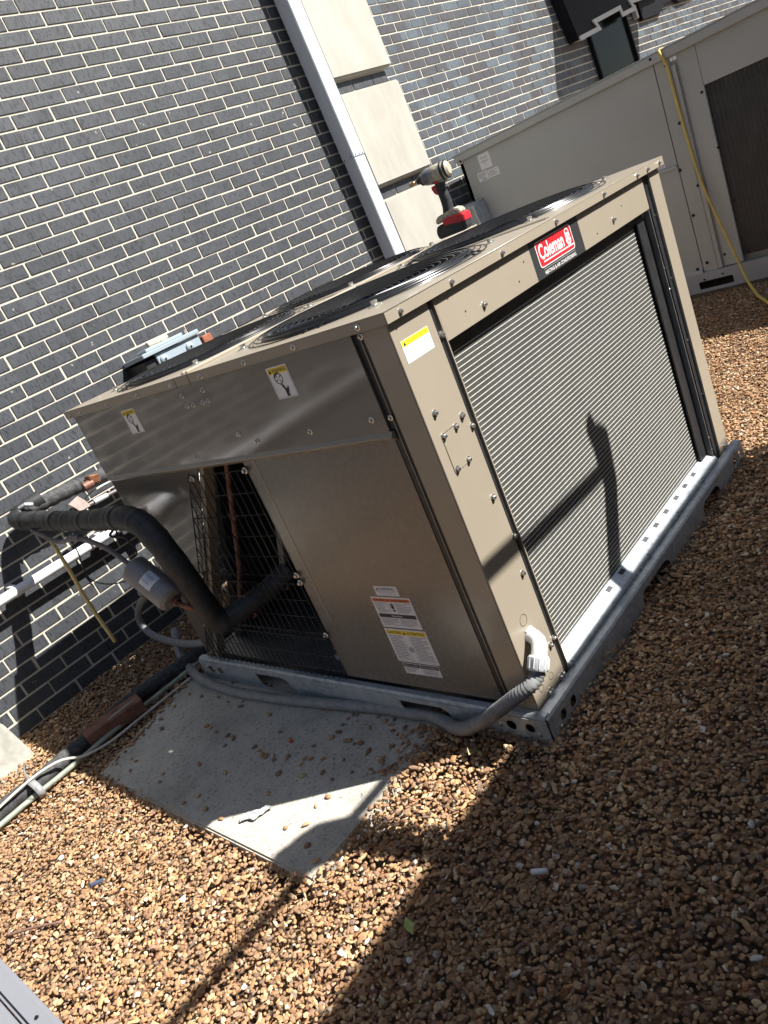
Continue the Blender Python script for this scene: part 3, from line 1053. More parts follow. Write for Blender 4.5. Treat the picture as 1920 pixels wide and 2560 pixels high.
# fans
def fan_parts(cx, cy, rot):
    sh = MB().lathe([(0.334, 0.000), (0.3325, 0.005), (0.328, 0.010), (0.321, 0.012), (0.314, 0.010), (0.308, -0.004), (0.305, -0.10), (0.301, -0.10), (0.304, -0.004), (0.312, 0.008)], 72)
    s = sh.build('fan_shroud', M['blackgloss'], AC)
    smooth_angle(s.data, 50)
    s.location = (cx, cy, H + 0.002)
    gd = MB()
    rings = [(0.372, 0.004), (0.356, 0.008), (0.340, 0.0125), (0.322, 0.0145)] + [(0.300 - 0.0215 * k, 0.0115 - 0.0013 * k) for k in range(12)]
    for r, h in rings:
        gd.tube([(r * math.cos(a), r * math.sin(a), h) for a in np.linspace(0, 2 * math.pi, 72, endpoint=False)], 0.0017, 5, False, None, True)
    for k in range(4):
        a = rot + k * math.pi / 2
        for da in (-0.03, 0.03):
            pr_ = [(0.374, 0.003)] + rings
            gd.tube([(r * math.cos(a) - da * math.sin(a) * 0.8, r * math.sin(a) + da * math.cos(a) * 0.8, h - 0.004) for r, h in pr_], 0.0026, 6)
    gu = gd.build('fan_guard', M['wire'], AC)
    gu.location = (cx, cy, H + 0.001)
    smooth_angle(gu.data, 60)
    mo = MB().lathe([(0.001, -0.03), (0.06, -0.03), (0.07, -0.045), (0.07, -0.20), (0.001, -0.20)], 28).build('fan_motor', M['interior'], AC)
    mo.location = (cx, cy, H)
    for k in range(4):
        a = rot + 0.4 + k * math.pi / 2
        v = []
        for i in range(7):
            r = 0.065 + 0.235 * i / 6
            w0 = 0.05 + 0.07 * i / 6
            for t in (-1, -0.33, 0.33, 1):
                aa = a + t * w0 / r * 0.9
                v.append((r * math.cos(aa), r * math.sin(aa), -0.085 + t * 0.030))
        f = [(i * 4 + j, i * 4 + j + 1, (i + 1) * 4 + j + 1, (i + 1) * 4 + j) for i in range(6) for j in range(3)]
        bl = new_obj('fan_blade', mesh_from('fan_blade', v, f), M['interior'], AC, True)
        bl.location = (cx, cy, H)
    for k in range(4):
        a = math.pi / 4 + k * math.pi / 2
        r = 0.392
        x, y = cx + r * math.cos(a), cy + r * math.sin(a)
        wa = MB().lathe([(0.001, 0), (0.020, 0), (0.020, 0.003), (0.010, 0.005), (0.010, 0.014), (0.001, 0.015)], 16)
        c = wa.build('guard_clip', M['screw'], AC)
        c.location = (x, y, H + 0.002)
        c.scale = (1.0, 0.75, 1)
for i, (x, y) in enumerate(FANS):
    fan_parts(x, y, 0.3 + i * 0.5)

# skirt screws
FLs = Face((-o_, 0, 0), (0, -1, 0), (0, 0, 1), (-1, 0, 0))
FCs = Face((0, -o_, 0), (1, 0, 0), (0, 0, 1), (0, -1, 0))
kL = 1.2762 / 1.2962
def LF(y, z): return (-(-1.1896 + (y + 1.1896) * kL), 1.37 + (z - 1.37) * kL)
screws(FLs, [LF(y, z) for y, z in ((1.672, 1.170), (1.592, 1.170), (1.374, 1.171), (1.155, 1.172), (0.938, 1.172), (0.767, 1.174), (0.547, 1.175), (0.330, 1.176), (0.091, 1.176))], AC, scale=0.85)
screws(FCs, [(0.033, 1.177), (0.245, 1.177), (0.49, 1.177), (0.80, 1.178), (1.13, 1.178), (1.40, 1.178), (1.49, 1.178), (1.60, 1.178)], AC, scale=0.85)
# left face: upper cover
uc = MB().box((-0.012, 0.112, 0.914), (0.0, L, LZ + 0.01))
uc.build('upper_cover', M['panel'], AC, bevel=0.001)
MB().prism([(-0.012, 0.915), (-0.022, 0.905), (-0.022, 0.902), (-0.003, 0.888), (-0.003, 0.912)], 0.104, L - 0.01, 'xz').build('cover_lip', M['tan'], AC)
# seam splits in the skirt
for y in (0.800, 0.876):
    MB().box((-0.0205, y, LZ - 0.004), (-0.0195, y + 0.003, H + 0.001)).build('skirt_slot', M['interior'], AC)
# lower right panel
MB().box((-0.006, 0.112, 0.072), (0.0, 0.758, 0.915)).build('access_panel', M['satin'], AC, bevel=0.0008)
MB().box((-0.0072, 0.700, 0.30), (-0.0061, 0.706, 0.900)).build('panel_seam', M['tan'], AC)
# slanted left panel
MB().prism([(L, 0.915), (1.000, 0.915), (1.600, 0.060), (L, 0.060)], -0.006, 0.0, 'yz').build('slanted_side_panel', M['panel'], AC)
MB().prism([(1.000, 0.915), (1.600, 0.060), (1.575, 0.060), (0.975, 0.915)], 0.002, 0.045, 'yz').build('panel_flange', M['tan'], AC)
# corner post of the near corner (left face strip + coil face strip)
MB().box((-0.008, 0.0, 0.058), (0.0, 0.080, LZ)).box((-0.008, -0.004, 0.058), (0.150, 0.0, LZ)).build('corner_post', M['tan'], AC, bevel=0.0012)
MB().box((-0.004, 0.081, 0.058), (0.03, 0.111, LZ)).build('seam_channel', M['darkmetal'], AC)
MB().box((-0.0065, 0.091, 0.060), (-0.004, 0.0935, LZ)).build('seam_edge', M['tan'], AC)
# coil face
MB().box((0.150, -0.002, 0.04), (0.162, 0.05, LZ)).box((0.162, 0.012, 0.04), (0.170, 0.05, LZ)).build('coil_channel', M['darkmetal'], AC)
MB().box((0.170, -0.006, 0.040), (0.1735, 0.05, LZ - 0.005)).build('channel_edge', M['tan'], AC)
MB().box((0.176, -0.004, 1.054), (1.465, 0.0, LZ)).build('top_panel', M['tan'], AC, bevel=0.001)
MB().box((1.525, -0.004, 0.036), (W + 0.02, 0.0, LZ)).box((W + 0.0, 0.0, 0.036), (W + 0.02, L, LZ)).build('far_corner_post', M['tan'], AC, bevel=0.001)
MB().box((1.392, 0.020, 0.09), (1.465, 0.026, 1.054)).box((1.465, 0.010, 0.045), (1.492, 0.026, LZ)).box((1.494, 0.006, 0.045), (1.525, 0.026, LZ)).build('far_channel', M['darkmetal'], AC)
MB().box((1.463, 0.000, 0.05), (1.4665, 0.02, 1.05)).build('channel_edge', M['innergrey'], AC)
MB().box((1.522, 0.0, 0.05), (1.525, 0.02, LZ)).build('channel_edge', M['innergrey'], AC)
# coil
MB().box((0.174, 0.034, 0.10), (1.400, 0.07, 1.16)).build('coil_core', M['fins'], AC)
MB().box((0.174, 0.022, 1.028), (1.400, 0.033, 1.06)).build('coil_recess_shade', M['darkmetal'], AC)  # dark strip standing in for the recess shade above the coil
tme = MB().box((0.176, 0.0331, -0.0010), (1.392, 0.0345, 0.0010)).mesh('coil_tube')
tme.materials.append(M['tube'])
z = 0.1125
while z < 1.024:
    o = bpy.data.objects.new('coil_tube', tme)
    COL.objects.link(o); o.parent = AC
    o.location = (0, 0, z)
    z += 0.01385
# screws on the coil side
screws(FC, [(0.034, 0.927), (0.124, 0.879), (0.087, 0.866), (0.034, 0.866), (0.088, 0.776), (0.037, 0.776), (0.125, 0.648), (0.151, 0.516), (0.128, 0.414), (0.155, 0.182), (0.132, 0.175),
            (0.139, 0.070), (0.125, 0.070), (0.068, 0.070), (0.055, 0.070), (0.362, 1.083), (1.18, 1.09)], AC, d=0.004)
screws(FC, [(0.161, 1.077), (0.148, 0.840), (1.575, 0.075), (1.59, 0.075)], AC, d=0.003)
screws(FC, [(1.478, z) for z in (0.92, 0.84, 0.76, 0.16, 0.11)], AC, scale=0.7, d=-0.010)
screws(FC, [(1.512, z) for z in (1.02, 0.79, 0.55, 0.33)], AC, scale=0.35, d=-0.004)
screws(FC, [(0.60, 1.125), (0.28, 1.095), (0.55, 1.085), (1.05, 1.08), (1.26, 1.115)], AC, BSCREW, 0.25, d=0.004)
# small cover plate and knock-outs
plate('cover_plate', [(0.026, 0.871), (0.095, 0.871), (0.095, 0.771), (0.026, 0.771)], [], 0.0012, M['tan'], AC, lambda a, b_, d: (a, -0.0048 + d, b_))
poly_sheet('cover_plate_shadow_gap', [rect(0.0245, 0.7695, 0.0965, 0.8725)], FC, 0.00405, M['darkmetal'], AC)
def ring_sheet(face, cx, cy, r, wd, d, mat, parent, name='knockout', a0=0, a1=360, n=36):
    v, f = [], []
    for k in range(n + 1):
        a = math.radians(a0 + (a1 - a0) * k / n)
        for rr in (r, r - wd):
            v.append(face.p(cx + rr * math.cos(a), cy + rr * math.sin(a), d))
    f = [(2 * k, 2 * k + 1, 2 * k + 3, 2 * k + 2) for k in range(n)]
    return new_obj(name, mesh_from(name, v, f), mat, parent)
for cx, cz, r in ((0.064, 0.308, 0.0165), (0.088, 0.103, 0.011), (0.033, 0.104, 0.011)):
    ring_sheet(FC, cx, cz, r, 0.0012, 0.0045, M['darkmetal'], AC)
# left face screws
FLu = Face((-0.012, 0, 0), (0, -1, 0), (0, 0, 1), (-1, 0, 0))
kU = 1.2842 / 1.2962
def LU(y, z): return (-(-1.1896 + (y + 1.1896) * kU), 1.37 + (z - 1.37) * kU)
screws(FLu, [LU(*q) for q in ((0.906, 1.132), (0.788, 1.132), (0.905, 1.098), (0.871, 1.097), (0.817, 1.097), (0.787, 1.098), (0.721, 0.978), (0.652, 0.947), (0.407, 0.947), (0.168, 0.949), (0.998, 0.928))], AC, scale=0.85)
screws(FL, [(-0.095, 0.949), (-0.055, 0.085), (-0.04, 0.085), (-0.085, 1.155)], AC, d=0.008, scale=0.8)

# base rails
def rail_left():
    outer = rect(-0.035, -0.055, L + 0.045, 0.050)
    holes = [circ(0.086, 0.018, 0.0165, 24), circ(0.024, 0.018, 0.0155, 24), circ(1.605, 0.012, 0.019, 24), circ(1.540, 0.012, 0.019, 24),
             [(1.285, 0.034), (1.12, 0.036), (1.09, 0.024), (1.07, -0.028), (1.255, -0.028), (1.272, -0.01)],
             [(0.51, 0.034), (0.34, 0.034), (0.315, 0.020), (0.305, -0.004), (0.50, -0.004), (0.51, 0.01)]]
    plate('base_rail', outer, holes, 0.003, M['galv'], AC, lambda a, b_, d: (-0.036 + d, a, b_))
    MB().prism([(-0.0345, 0.048), (-0.034, 0.055), (-0.028, 0.0605), (-0.009, 0.0605), (-0.009, 0.0575), (-0.0275, 0.0575), (-0.0315, 0.053), (-0.0325, 0.048)], -0.032, L + 0.045, 'xz').build('rail_top_flange', M['galv'], AC)
rail_left()
def rail_right():
    outer = rect(-0.030, -0.055, W + 0.065, 0.040)
    holes = [circ(0.098, 0.012, 0.0165, 24), circ(0.040, 0.014, 0.0165, 24), [(0.62, 0.026), (0.80, 0.026), (0.83, 0.01), (0.84, -0.03), (0.59, -0.03), (0.60, 0.01)],
             [(1.20, 0.026), (1.32, 0.026), (1.35, 0.01), (1.36, -0.03), (1.17, -0.03), (1.18, 0.01)], circ(1.55, 0.012, 0.0165, 24), circ(1.61, 0.012, 0.0165, 24)]
    plate('base_rail', outer, holes, 0.003, M['galv'], AC, lambda a, b_, d: (a, -0.038 + d, b_))
    pr_ = [(-0.0395, 0.036), (-0.039, 0.050), (-0.034, 0.056), (-0.006, 0.060), (-0.006, 0.057), (-0.033, 0.053), (-0.0365, 0.049), (-0.0365, 0.036)]
    v, f = [], []
    n = len(pr_)
    for x in (-0.030, W + 0.065):
        v += [(x, a, c) for a, c in pr_]
    f = [tuple(range(n)), tuple(range(2 * n - 1, n - 1, -1))] + [(i, i + n, (i + 1) % n + n, (i + 1) % n) for i in range(n)]
    MB().add(v, f).build('rail_top_flange', M['galv'], AC)
    # bright drip ledge in front of the coil
    v = []
    pr2 = [(-0.008, 0.0605), (-0.012, 0.070), (-0.006, 0.079), (0.030, 0.104), (0.034, 0.104), (0.034, 0.060)]
    n = len(pr2)
    for x in (0.176, 1.47):
        v += [(x, a, c) for a, c in pr2]
    f = [tuple(range(n)), tuple(range(2 * n - 1, n - 1, -1))] + [(i, i + n, (i + 1) % n + n, (i + 1) % n) for i in range(n)]
    MB().add(v, f).build('drip_ledge', M['galv'], AC)
    fl_ = Face((0, -0.009, 0), (1, 0, 0), Vector((0, 0.80, 0.60)).normalized(), Vector((0, -0.6, 0.8)).normalized())
    lface = Face((0, -0.006, 0.0795), (1, 0, 0), Vector((0, 0.036, 0.025)).normalized(), Vector((0, -0.025, 0.036)).normalized())
    for x in (0.51, 0.61, 0.81, 0.905, 1.0, 1.10, 1.19, 1.28):
        poly_sheet('ledge_slot', [[(x, 0.022), (x + 0.030, 0.022), (x + 0.026, 0.037), (x - 0.002, 0.037)]], lface, 0.0006, M['interior'], AC)
    for x in (0.19, 0.48, 0.76, 1.04, 1.30):
        MB().box((x, -0.0135, 0.060), (x + 0.004, -0.007, 0.080)).build('ledge_rib', M['galv'], AC)
    screws(Face((0, -0.0105, 0), (1, 0, 0), (0, 0, 1), (0, -1, 0)), [(x, 0.066) for x in (0.35, 0.38, 0.66, 0.69, 0.98, 1.01, 1.25)], AC, scale=0.5)
rail_right()
screws(Face((-0.0375, 0, 0), (0, -1, 0), (0, 0, 1), (-1, 0, 0)), [(-0.125, 0.015), (-0.115, -0.008), (-0.0, 0.0), (-1.575, 0.02), (-1.62, 0.03), (-1.56, -0.008)], AC, scale=0.8)
screws(Face((0, -0.0395, 0), (1, 0, 0), (0, 0, 1), (0, -1, 0)), [(0.01, 0.0), (0.14, 0.004)], AC, scale=0.8)
MB().box((-0.034, -0.036, -0.05), (-0.030, -0.030, 0.04)).build('corner_gap', M['interior'], AC)

# inside of the unit
MB().box((0.03, 0.76, 0.02), (1.56, L - 0.005, 0.05)).box((0.03, 0.09, 0.02), (1.56, 0.759, 0.05)).build('base_pan', M['innergrey'], AC)
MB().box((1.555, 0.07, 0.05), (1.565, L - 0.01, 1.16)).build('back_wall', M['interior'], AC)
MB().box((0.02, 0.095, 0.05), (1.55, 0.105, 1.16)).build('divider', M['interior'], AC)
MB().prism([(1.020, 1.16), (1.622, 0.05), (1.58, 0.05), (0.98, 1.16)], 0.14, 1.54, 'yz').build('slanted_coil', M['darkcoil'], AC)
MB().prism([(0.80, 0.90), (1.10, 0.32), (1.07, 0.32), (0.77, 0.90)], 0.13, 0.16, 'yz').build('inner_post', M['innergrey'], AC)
MB().box((0.05, 0.106, 0.895), (1.55, L - 0.01, 0.905)).build('sun_block_deck', M['interior'], AC)  # unseen deck, extended full length to block sun from the fan holes
MB().tube([(0.06, 0.935, 0.89), (0.06, 1.19, 0.45), (0.06, 1.28, 0.33)], 0.010, 14).build('copper_riser', M['oldcopper'], AC, True)
MB().lathe([(0.010, 0), (0.014, 0.002), (0.014, 0.03), (0.010, 0.032)], 14, 'z', (0.06, 1.06, 0.66)).build('copper_joint', M['oldcopper'], AC)
MB().lathe([(0.001, 0.05), (0.085, 0.05), (0.09, 0.07), (0.09, 0.33), (0.06, 0.37), (0.001, 0.38)], 28, 'z', (0.5, 0.95, 0)).build('compressor', M['black'], AC, True)
MB().box((0.30, 0.80, 0.42), (0.42, 0.95, 0.56)).build('terminal_box', M['interior'], AC)
MB().box((0.08, 0.775, 0.056), (0.30, 0.91, 0.075)).build('inner_label_sheet', M['foil'], AC)
MB().tube([(0.10, 0.79, 0.09), (0.11, 0.93, 0.085)], 0.011, 10).build('left_tool_handle', M['black'], AC, True)
MB().tube([(0.10, 0.79, 0.09), (0.093, 0.70, 0.093)], 0.003, 8).build('left_tool_shaft', M['screw'], AC, True)

# wire grille in three sections; verticals follow the slanted opening
def edge_y(z):
    return 1.03 + (0.900 - z) * (1.585 - 1.03) / (0.900 - 0.065)
def grille(z0, z1, hz, pitch, x=-0.012):
    gb = MB()
    y = 0.765
    while y < edge_y(z0) + 0.02:
        # top of this wire is limited by the slanted edge
        ztop = z1
        if y > edge_y(z1) + 0.015:
            ztop = 0.900 - (y - 0.03 - 1.03) * (0.900 - 0.065) / (1.585 - 1.03)
        if ztop > z0 + 0.01:
            gb.tube([(x, y, z0 - 0.008), (x, y, ztop)], 0.0017, 6)
        y += pitch
    for zz in hz:
        gb.tube([(x - 0.003, 0.755, zz), (x - 0.003, edge_y(zz) + 0.028, zz)], 0.0015, 6)
    gb.tube([(x - 0.003, edge_y(z1) + 0.028, z1), (x - 0.003, edge_y(z0) + 0.028, z0)], 0.0024, 6)
    gb.build('wire_grille', M['wire'], AC, True)
grille(0.478, 0.872, [0.868, 0.79, 0.712, 0.634, 0.556, 0.482], 0.0385)
grille(0.248, 0.455, [0.450, 0.385, 0.318, 0.252], 0.034)
grille(0.068, 0.250, [0.232, 0.158, 0.098], 0.0305, -0.016)
screws(Face((-0.014, 0, 0), (0, -1, 0), (0, 0, 1), (-1, 0, 0)), [(-0.755, 0.866), (-1.062, 0.860), (-0.755, 0.484), (-1.335, 0.470), (-0.755, 0.456), (-0.757, 0.247), (-1.50, 0.235), (-1.36, 0.455)], AC, scale=1.15)

# ---------------------------------------------------------------- stickers on the unit
def sticker(parent, face, a0, b0, a1, b1, mat=None, d=0.0004, r=0.003, label=None):
    o = poly_sheet('sticker', [rrect(a0, b0, a1, b1, r)], face, d, mat or M['white'], parent)
    if label: o['label'] = label
    return o
FU = Face((-0.0122, 0, 0), (0, -1, 0), (0, 0, 1), (-1, 0, 0))
def fan_hand_sticker(yl, yr, zt, zb):
    """warning sticker: fan circle with a hand reaching in"""
    (a0, z1), (a1, z0) = LU(yl, zt), LU(yr, zb)
    w_, h_ = a1 - a0, z1 - z0
    s = sticker(AC, FU, a0, z0, a1, z1)
    poly_sheet('yellow_band', [rect(a0 + .003, z1 - h_ * 0.22, a1 - .003, z1 - .003)], FU, 0.0007, M['yellow'], s)
    tri_icon(FU, a0 + w_ * 0.07, z1 - h_ * 0.185, w_ * 0.15, M['ink'], s)
    lettering('WARNING', FU, a0 + w_ * 0.24, z1 - h_ * 0.18, h_ * 0.115, M['ink'], s, width=w_ * 0.68, bold=0.012)
    cx, cz = a0 + w_ * 0.42, z1 - h_ * 0.37
    R_ = w_ * 0.20
    ring_sheet(FU, cx, cz, R_, R_ * 0.16, 0.0008, M['ink'], s, 'fan_icon')
    ring_sheet(FU, cx, cz, R_ * 0.98, R_ * 0.34, 0.00085, M['ink'], s, 'fan_icon', 70, 170, 14)
    bl = []
    for k in range(4):
        a = 0.4 + k * 1.57
        bl.append([(cx, cz), (cx + R_ * .8 * math.cos(a), cz + R_ * .8 * math.sin(a)), (cx + R_ * .8 * math.cos(a + .28), cz + R_ * .8 * math.sin(a + .28))])
    poly_sheet('fan_icon', bl, FU, 0.0009, M['ink'], s)
    def q(u, v): return (a0 + w_ * u, z1 - h_ * v)
    poly_sheet('hand_icon', [[q(.40, .56), q(.45, .56), q(.58, .72), q(.50, .74)], [q(.47, .565), q(.51, .575), q(.58, .72), q(.54, .72)], [q(.50, .73), q(.62, .70), q(.64, .95), q(.49, .95)],
                             [q(.60, .74), q(.68, .64), q(.73, .655), q(.66, .82), q(.62, .84)]], FU, 0.0009, M['ink'], s)
    poly_sheet('border', [rect(a0 + .003, z0 + .003, a1 - .003, z0 + .0038), rect(a0 + .003, z0 + .003, a0 + .0038, z1 - .003), rect(a1 - .0038, z0 + .003, a1 - .003, z1 - .003)], FU, 0.0006, M['ink'], s)
fan_hand_sticker(0.472, 0.386, 1.142, 1.052)
fan_hand_sticker(1.307, 1.219, 1.138, 1.050)

FP = Face((-0.0062, 0, 0), (0, -1, 0), (0, 0, 1), (-1, 0, 0))
# 1: small WARNING strip
s = sticker(AC, FP, -0.431, 0.416, -0.337, 0.450, r=0.0015)
tri_icon(FP, -0.424, 0.436, 0.010, M['ink'], s)
lettering('WARNING', FP, -0.411, 0.4365, 0.0095, M['ink'], s, width=0.062)
poly_sheet('rule', [rect(-0.429, 0.4335, -0.339, 0.4342)], FP, 0.0007, M['ink'], s)
lettering('Cancer and Reproductive Harm', FP, -0.425, 0.4275, 0.0046, M['inkgrey'], s, width=0.082)
lettering('www.P65Warnings.ca.gov', FP, -0.415, 0.420, 0.0045, M['inkgrey'], s, width=0.066)
# 2: WARNING / AVERTISSEMENT
a0, a1, z0, z1 = -0.464, -0.304, 0.301, 0.411
s = sticker(AC, FP, a0, z0, a1, z1, r=0.002)
poly_sheet('orange_band', [rect(a0 + .005, z1 - .017, a1 - .005, z1 - .005)], FP, 0.0006, M['orange'], s)
lettering('WARNING', FP, a0 + .012, z1 - .0145, 0.0068, M['ink'], s, width=0.042)
tri_icon(FP, a0 + .063, z1 - .0155, 0.010, M['ink'], s)
lettering('AVERTISSEMENT', FP, a0 + .080, z1 - .0145, 0.0068, M['ink'], s, width=0.070)
print_lines(None, FP, a0 + .008, z0 + .055, a0 + .058, z1 - .019, 7, M['inkgrey'], s, seed=1)
print_lines(None, FP, a0 + .094, z0 + .055, a1 - .008, z1 - .019, 7, M['inkgrey'], s, seed=2)
poly_sheet('rule', [rect(a0 + .061, z0 + .052, a0 + .0618, z1 - .018), rect(a0 + .091, z0 + .052, a0 + .0918, z1 - .018), rect(a0 + .080, z0 + .005, a0 + .0806, z0 + .034)], FP, 0.0007, M['ink'], s)
cx, cz = a0 + .077, z0 + .070
def hand(cx, cz, k, s_):
    P = []
    for i, (fx, hh, tilt) in enumerate(((-.6, .9, -.10), (-.25, 1.15, -.03), (.1, 1.1, .03), (.42, .85, .10))):
        P.append([(cx + k * (fx - .13), cz), (cx + k * (fx + .13), cz), (cx + k * (fx + .13 + tilt), cz + k * hh), (cx + k * (fx - .10 + tilt), cz + k * hh)])
    P.append([(cx - .75 * k, cz + .1 * k), (cx + .6 * k, cz + .1 * k), (cx + .5 * k, cz - .9 * k), (cx - .5 * k, cz - .9 * k)])
    P.append([(cx - .7 * k, cz - .3 * k), (cx - .5 * k, cz - .6 * k), (cx - 1.15 * k, cz - .1 * k), (cx - 1.2 * k, cz + .1 * k)])
    P.append([(cx - .4 * k, cz - 1.15 * k), (cx + .55 * k, cz - 1.15 * k), (cx + .6 * k, cz - 1.9 * k), (cx - .35 * k, cz - 1.9 * k)])
    return poly_sheet('hand_icon', P, FP, 0.0008, M['ink'], s_)
hand(cx, cz + .008, 0.010, s)
poly_sheet('black_band', [rect(a0 + .005, z0 + .036, a1 - .005, z0 + .050)], FP, 0.0006, M['ink'], s)
lettering('Important', FP, a0 + .057, z0 + .0385, 0.0085, M['white'], s, width=0.043, bold=0.01)
print_lines(None, FP, a0 + .008, z0 + .007, a0 + .077, z0 + .034, 5, M['inkgrey'], s, seed=3)
print_lines(None, FP, a0 + .084, z0 + .007, a1 - .008, z0 + .034, 6, M['inkgrey'], s, seed=4)
# 3: CAUTION / ATTENTION
a0, a1, z0, z1 = -0.467, -0.299, 0.171, 0.2955
s = sticker(AC, FP, a0, z0, a1, z1, r=0.002)
poly_sheet('yellow_band', [rect(a0 + .005, z1 - .021, a1 - .005, z1 - .005)], FP, 0.0006, M['yellow'], s)
lettering('CAUTION', FP, a0 + .010, z1 - .0175, 0.009, M['ink'], s, width=0.054, bold=0.01)
tri_icon(FP, a0 + .073, z1 - .019, 0.011, M['ink'], s)
lettering('ATTENTION', FP, a0 + .091, z1 - .0175, 0.009, M['ink'], s, width=0.066, bold=0.01)
print_lines(None, FP, a0 + .009, z0 + .010, a0 + .064, z1 - .023, 15, M['inkgrey'], s, seed=5)
print_lines(None, FP, a0 + .096, z0 + .010, a1 - .008, z1 - .023, 17, M['inkgrey'], s, seed=6)
poly_sheet('rule', [rect(a0 + .068, z0 + .005, a0 + .0687, z1 - .021), rect(a0 + .091, z0 + .005, a0 + .0917, z1 - .021), rect(a0 + .005, z0 + .005, a1 - .005, z0 + .0057)], FP, 0.0007, M['ink'], s)
for r in (0.0095, 0.0065, 0.003):
    ring_sheet(FP, a0 + .080, z0 + .050, r, 0.0014, 0.0008, M['ink'], s, 'target_icon')
# 4: notice to installer
a0, a1, z0, z1 = -0.456, -0.3085, 0.1255, 0.1665
s = sticker(AC, FP, a0, z0, a1, z1, r=0.0015)
poly_sheet('black_band', [rect(a0 + .002, z1 - .015, a0 + .070, z1 - .002), rect(a0 + .073, z1 - .015, a1 - .002, z1 - .002)], FP, 0.0006, M['ink'], s)
lettering('Notice to Installer', FP, a0 + .007, z1 - .011, 0.0055, M['white'], s, width=0.056)
lettering("Avis \u00e0 l'installateur", FP, a0 + .078, z1 - .011, 0.0062, M['white'], s, width=0.062)
print_lines(None, FP, a0 + .007, z0 + .007, a0 + .062, z1 - .017, 3, M['inkgrey'], s, seed=7)
print_lines(None, FP, a0 + .078, z0 + .005, a1 - .010, z1 - .017, 3, M['inkgrey'], s, seed=8)
# rating plate on the slanted panel
a0, a1, z0, z1 = -1.585, -1.470, 0.63, 0.775
s = sticker(AC, FP, a0, z0, a1, z1, r=0.001)
print_lines(None, FP, a0 + .006, z1 - .035, a0 + .060, z1 - .006, 4, M['inkgrey'], s, seed=12)
print_lines(None, FP, a0 + .006, z0 + .006, a1 - .006, z1 - .045, 14, M['inkgrey'], s, seed=9)
poly_sheet('barcode', [rect(a1 - .045 + i * .0022, z1 - .026, a1 - .045 + i * .0022 + .0011, z1 - .008) for i in range(14)], FP, 0.0007, M['ink'], s)
# yellow caution sticker on coil side
FCP = Face((0, -0.0042, 0), (1, 0, 0), (0, 0, 1), (0, -1, 0))
a0, a1, z0, z1 = 0.0125, 0.1205, 1.061, 1.115
s = sticker(AC, FCP, a0, z0, a1, z1, r=0.001)
poly_sheet('yellow_band', [rect(a0 + .001, z1 - .0150, a1 - .001, z1 - .001)], FCP, 0.0006, M['brightyellow'], s)
tri_icon(FCP, a0 + .006, z1 - .0128, 0.010, M['ink'], s)
lettering('CAUTION  ATTENTION', FCP, a0 + .020, z1 - .0115, 0.007, simple('label_amber_ink', (0.30, 0.20, 0.02), 0.5, 0, 0, 60), s, width=0.080)
print_lines(None, FCP, a0 + .006, z0 + .004, a1 - .008, z1 - .017, 8, simple('label_faint_ink', (0.36, 0.36, 0.38), 0.5, 0, 0, 60), s, seed=10)
# badge
b0, b1 = 0.644, 0.950
bad = poly_sheet('badge', [rect(b0, 1.0545, b1, LZ - .001)], FCP, 0.0004, M['badge'], AC)
FB = FCP
def rrs(a0, z0, a1, z1, r, mat, d):
    return poly_sheet('badge_field', [rrect(a0, z0, a1, z1, r)], FB, d, mat, bad)
rrs(0.676, 1.0805, 0.896, 1.1535, 0.012, M['badgewhite'], 0.0007)
rrs(0.6795, 1.0832, 0.8925, 1.1508, 0.010, M['red'], 0.0010)
lettering('Coleman', FB, 0.6870, 1.1005, 0.0440, M['badgewhite'], bad, width=0.150, d=0.0014, bold=0.022)
# lantern emblem
ex, ez = 0.866, 1.1220
lan = [circ(ex, ez - .010, .0155, 24), circ(ex, ez + .017, .0120, 3)]
poly_sheet('lantern_emblem', [circ(ex, ez - .010, .0150, 24)], FB, 0.0014, M['badgewhite'], bad)
poly_sheet('lantern_emblem', [[(ex - .015, ez + .001), (ex + .015, ez + .001), (ex + .011, ez + .012), (ex - .011, ez + .012)]], FB, 0.0015, M['badgewhite'], bad)
ring_sheet(FB, ex, ez + .011, .0135, .0035, 0.0016, M['badgewhite'], bad, 'lantern_emblem', 0, 180, 18)
poly_sheet('lantern_emblem', [rect(ex - .009, ez + .0035, ex + .009, ez + .0047), rect(ex - .003, ez - .018, ex + .003, ez - .010), [(ex - .011, ez - .004), (ex - .004, ez - .004), (ex - .005, ez + .0005)], [(ex + .011, ez - .004), (ex + .004, ez - .004), (ex + .005, ez + .0005)]], FB, 0.0018, M['red'], bad)
poly_sheet('underline', [rect(0.700, 1.0925, 0.890, 1.0965)], FB, 0.0014, M['badgewhite'], bad)
poly_sheet('rule', [rect(0.690, 1.0752, 0.888, 1.0758)], FB, 0.0010, M['badgewhite'], bad)
lettering('HEATING & AIR CONDITIONING', FB, 0.6900, 1.0595, 0.0105, M['badgewhite'], bad, width=0.196, d=0.0010, bold=0.012)

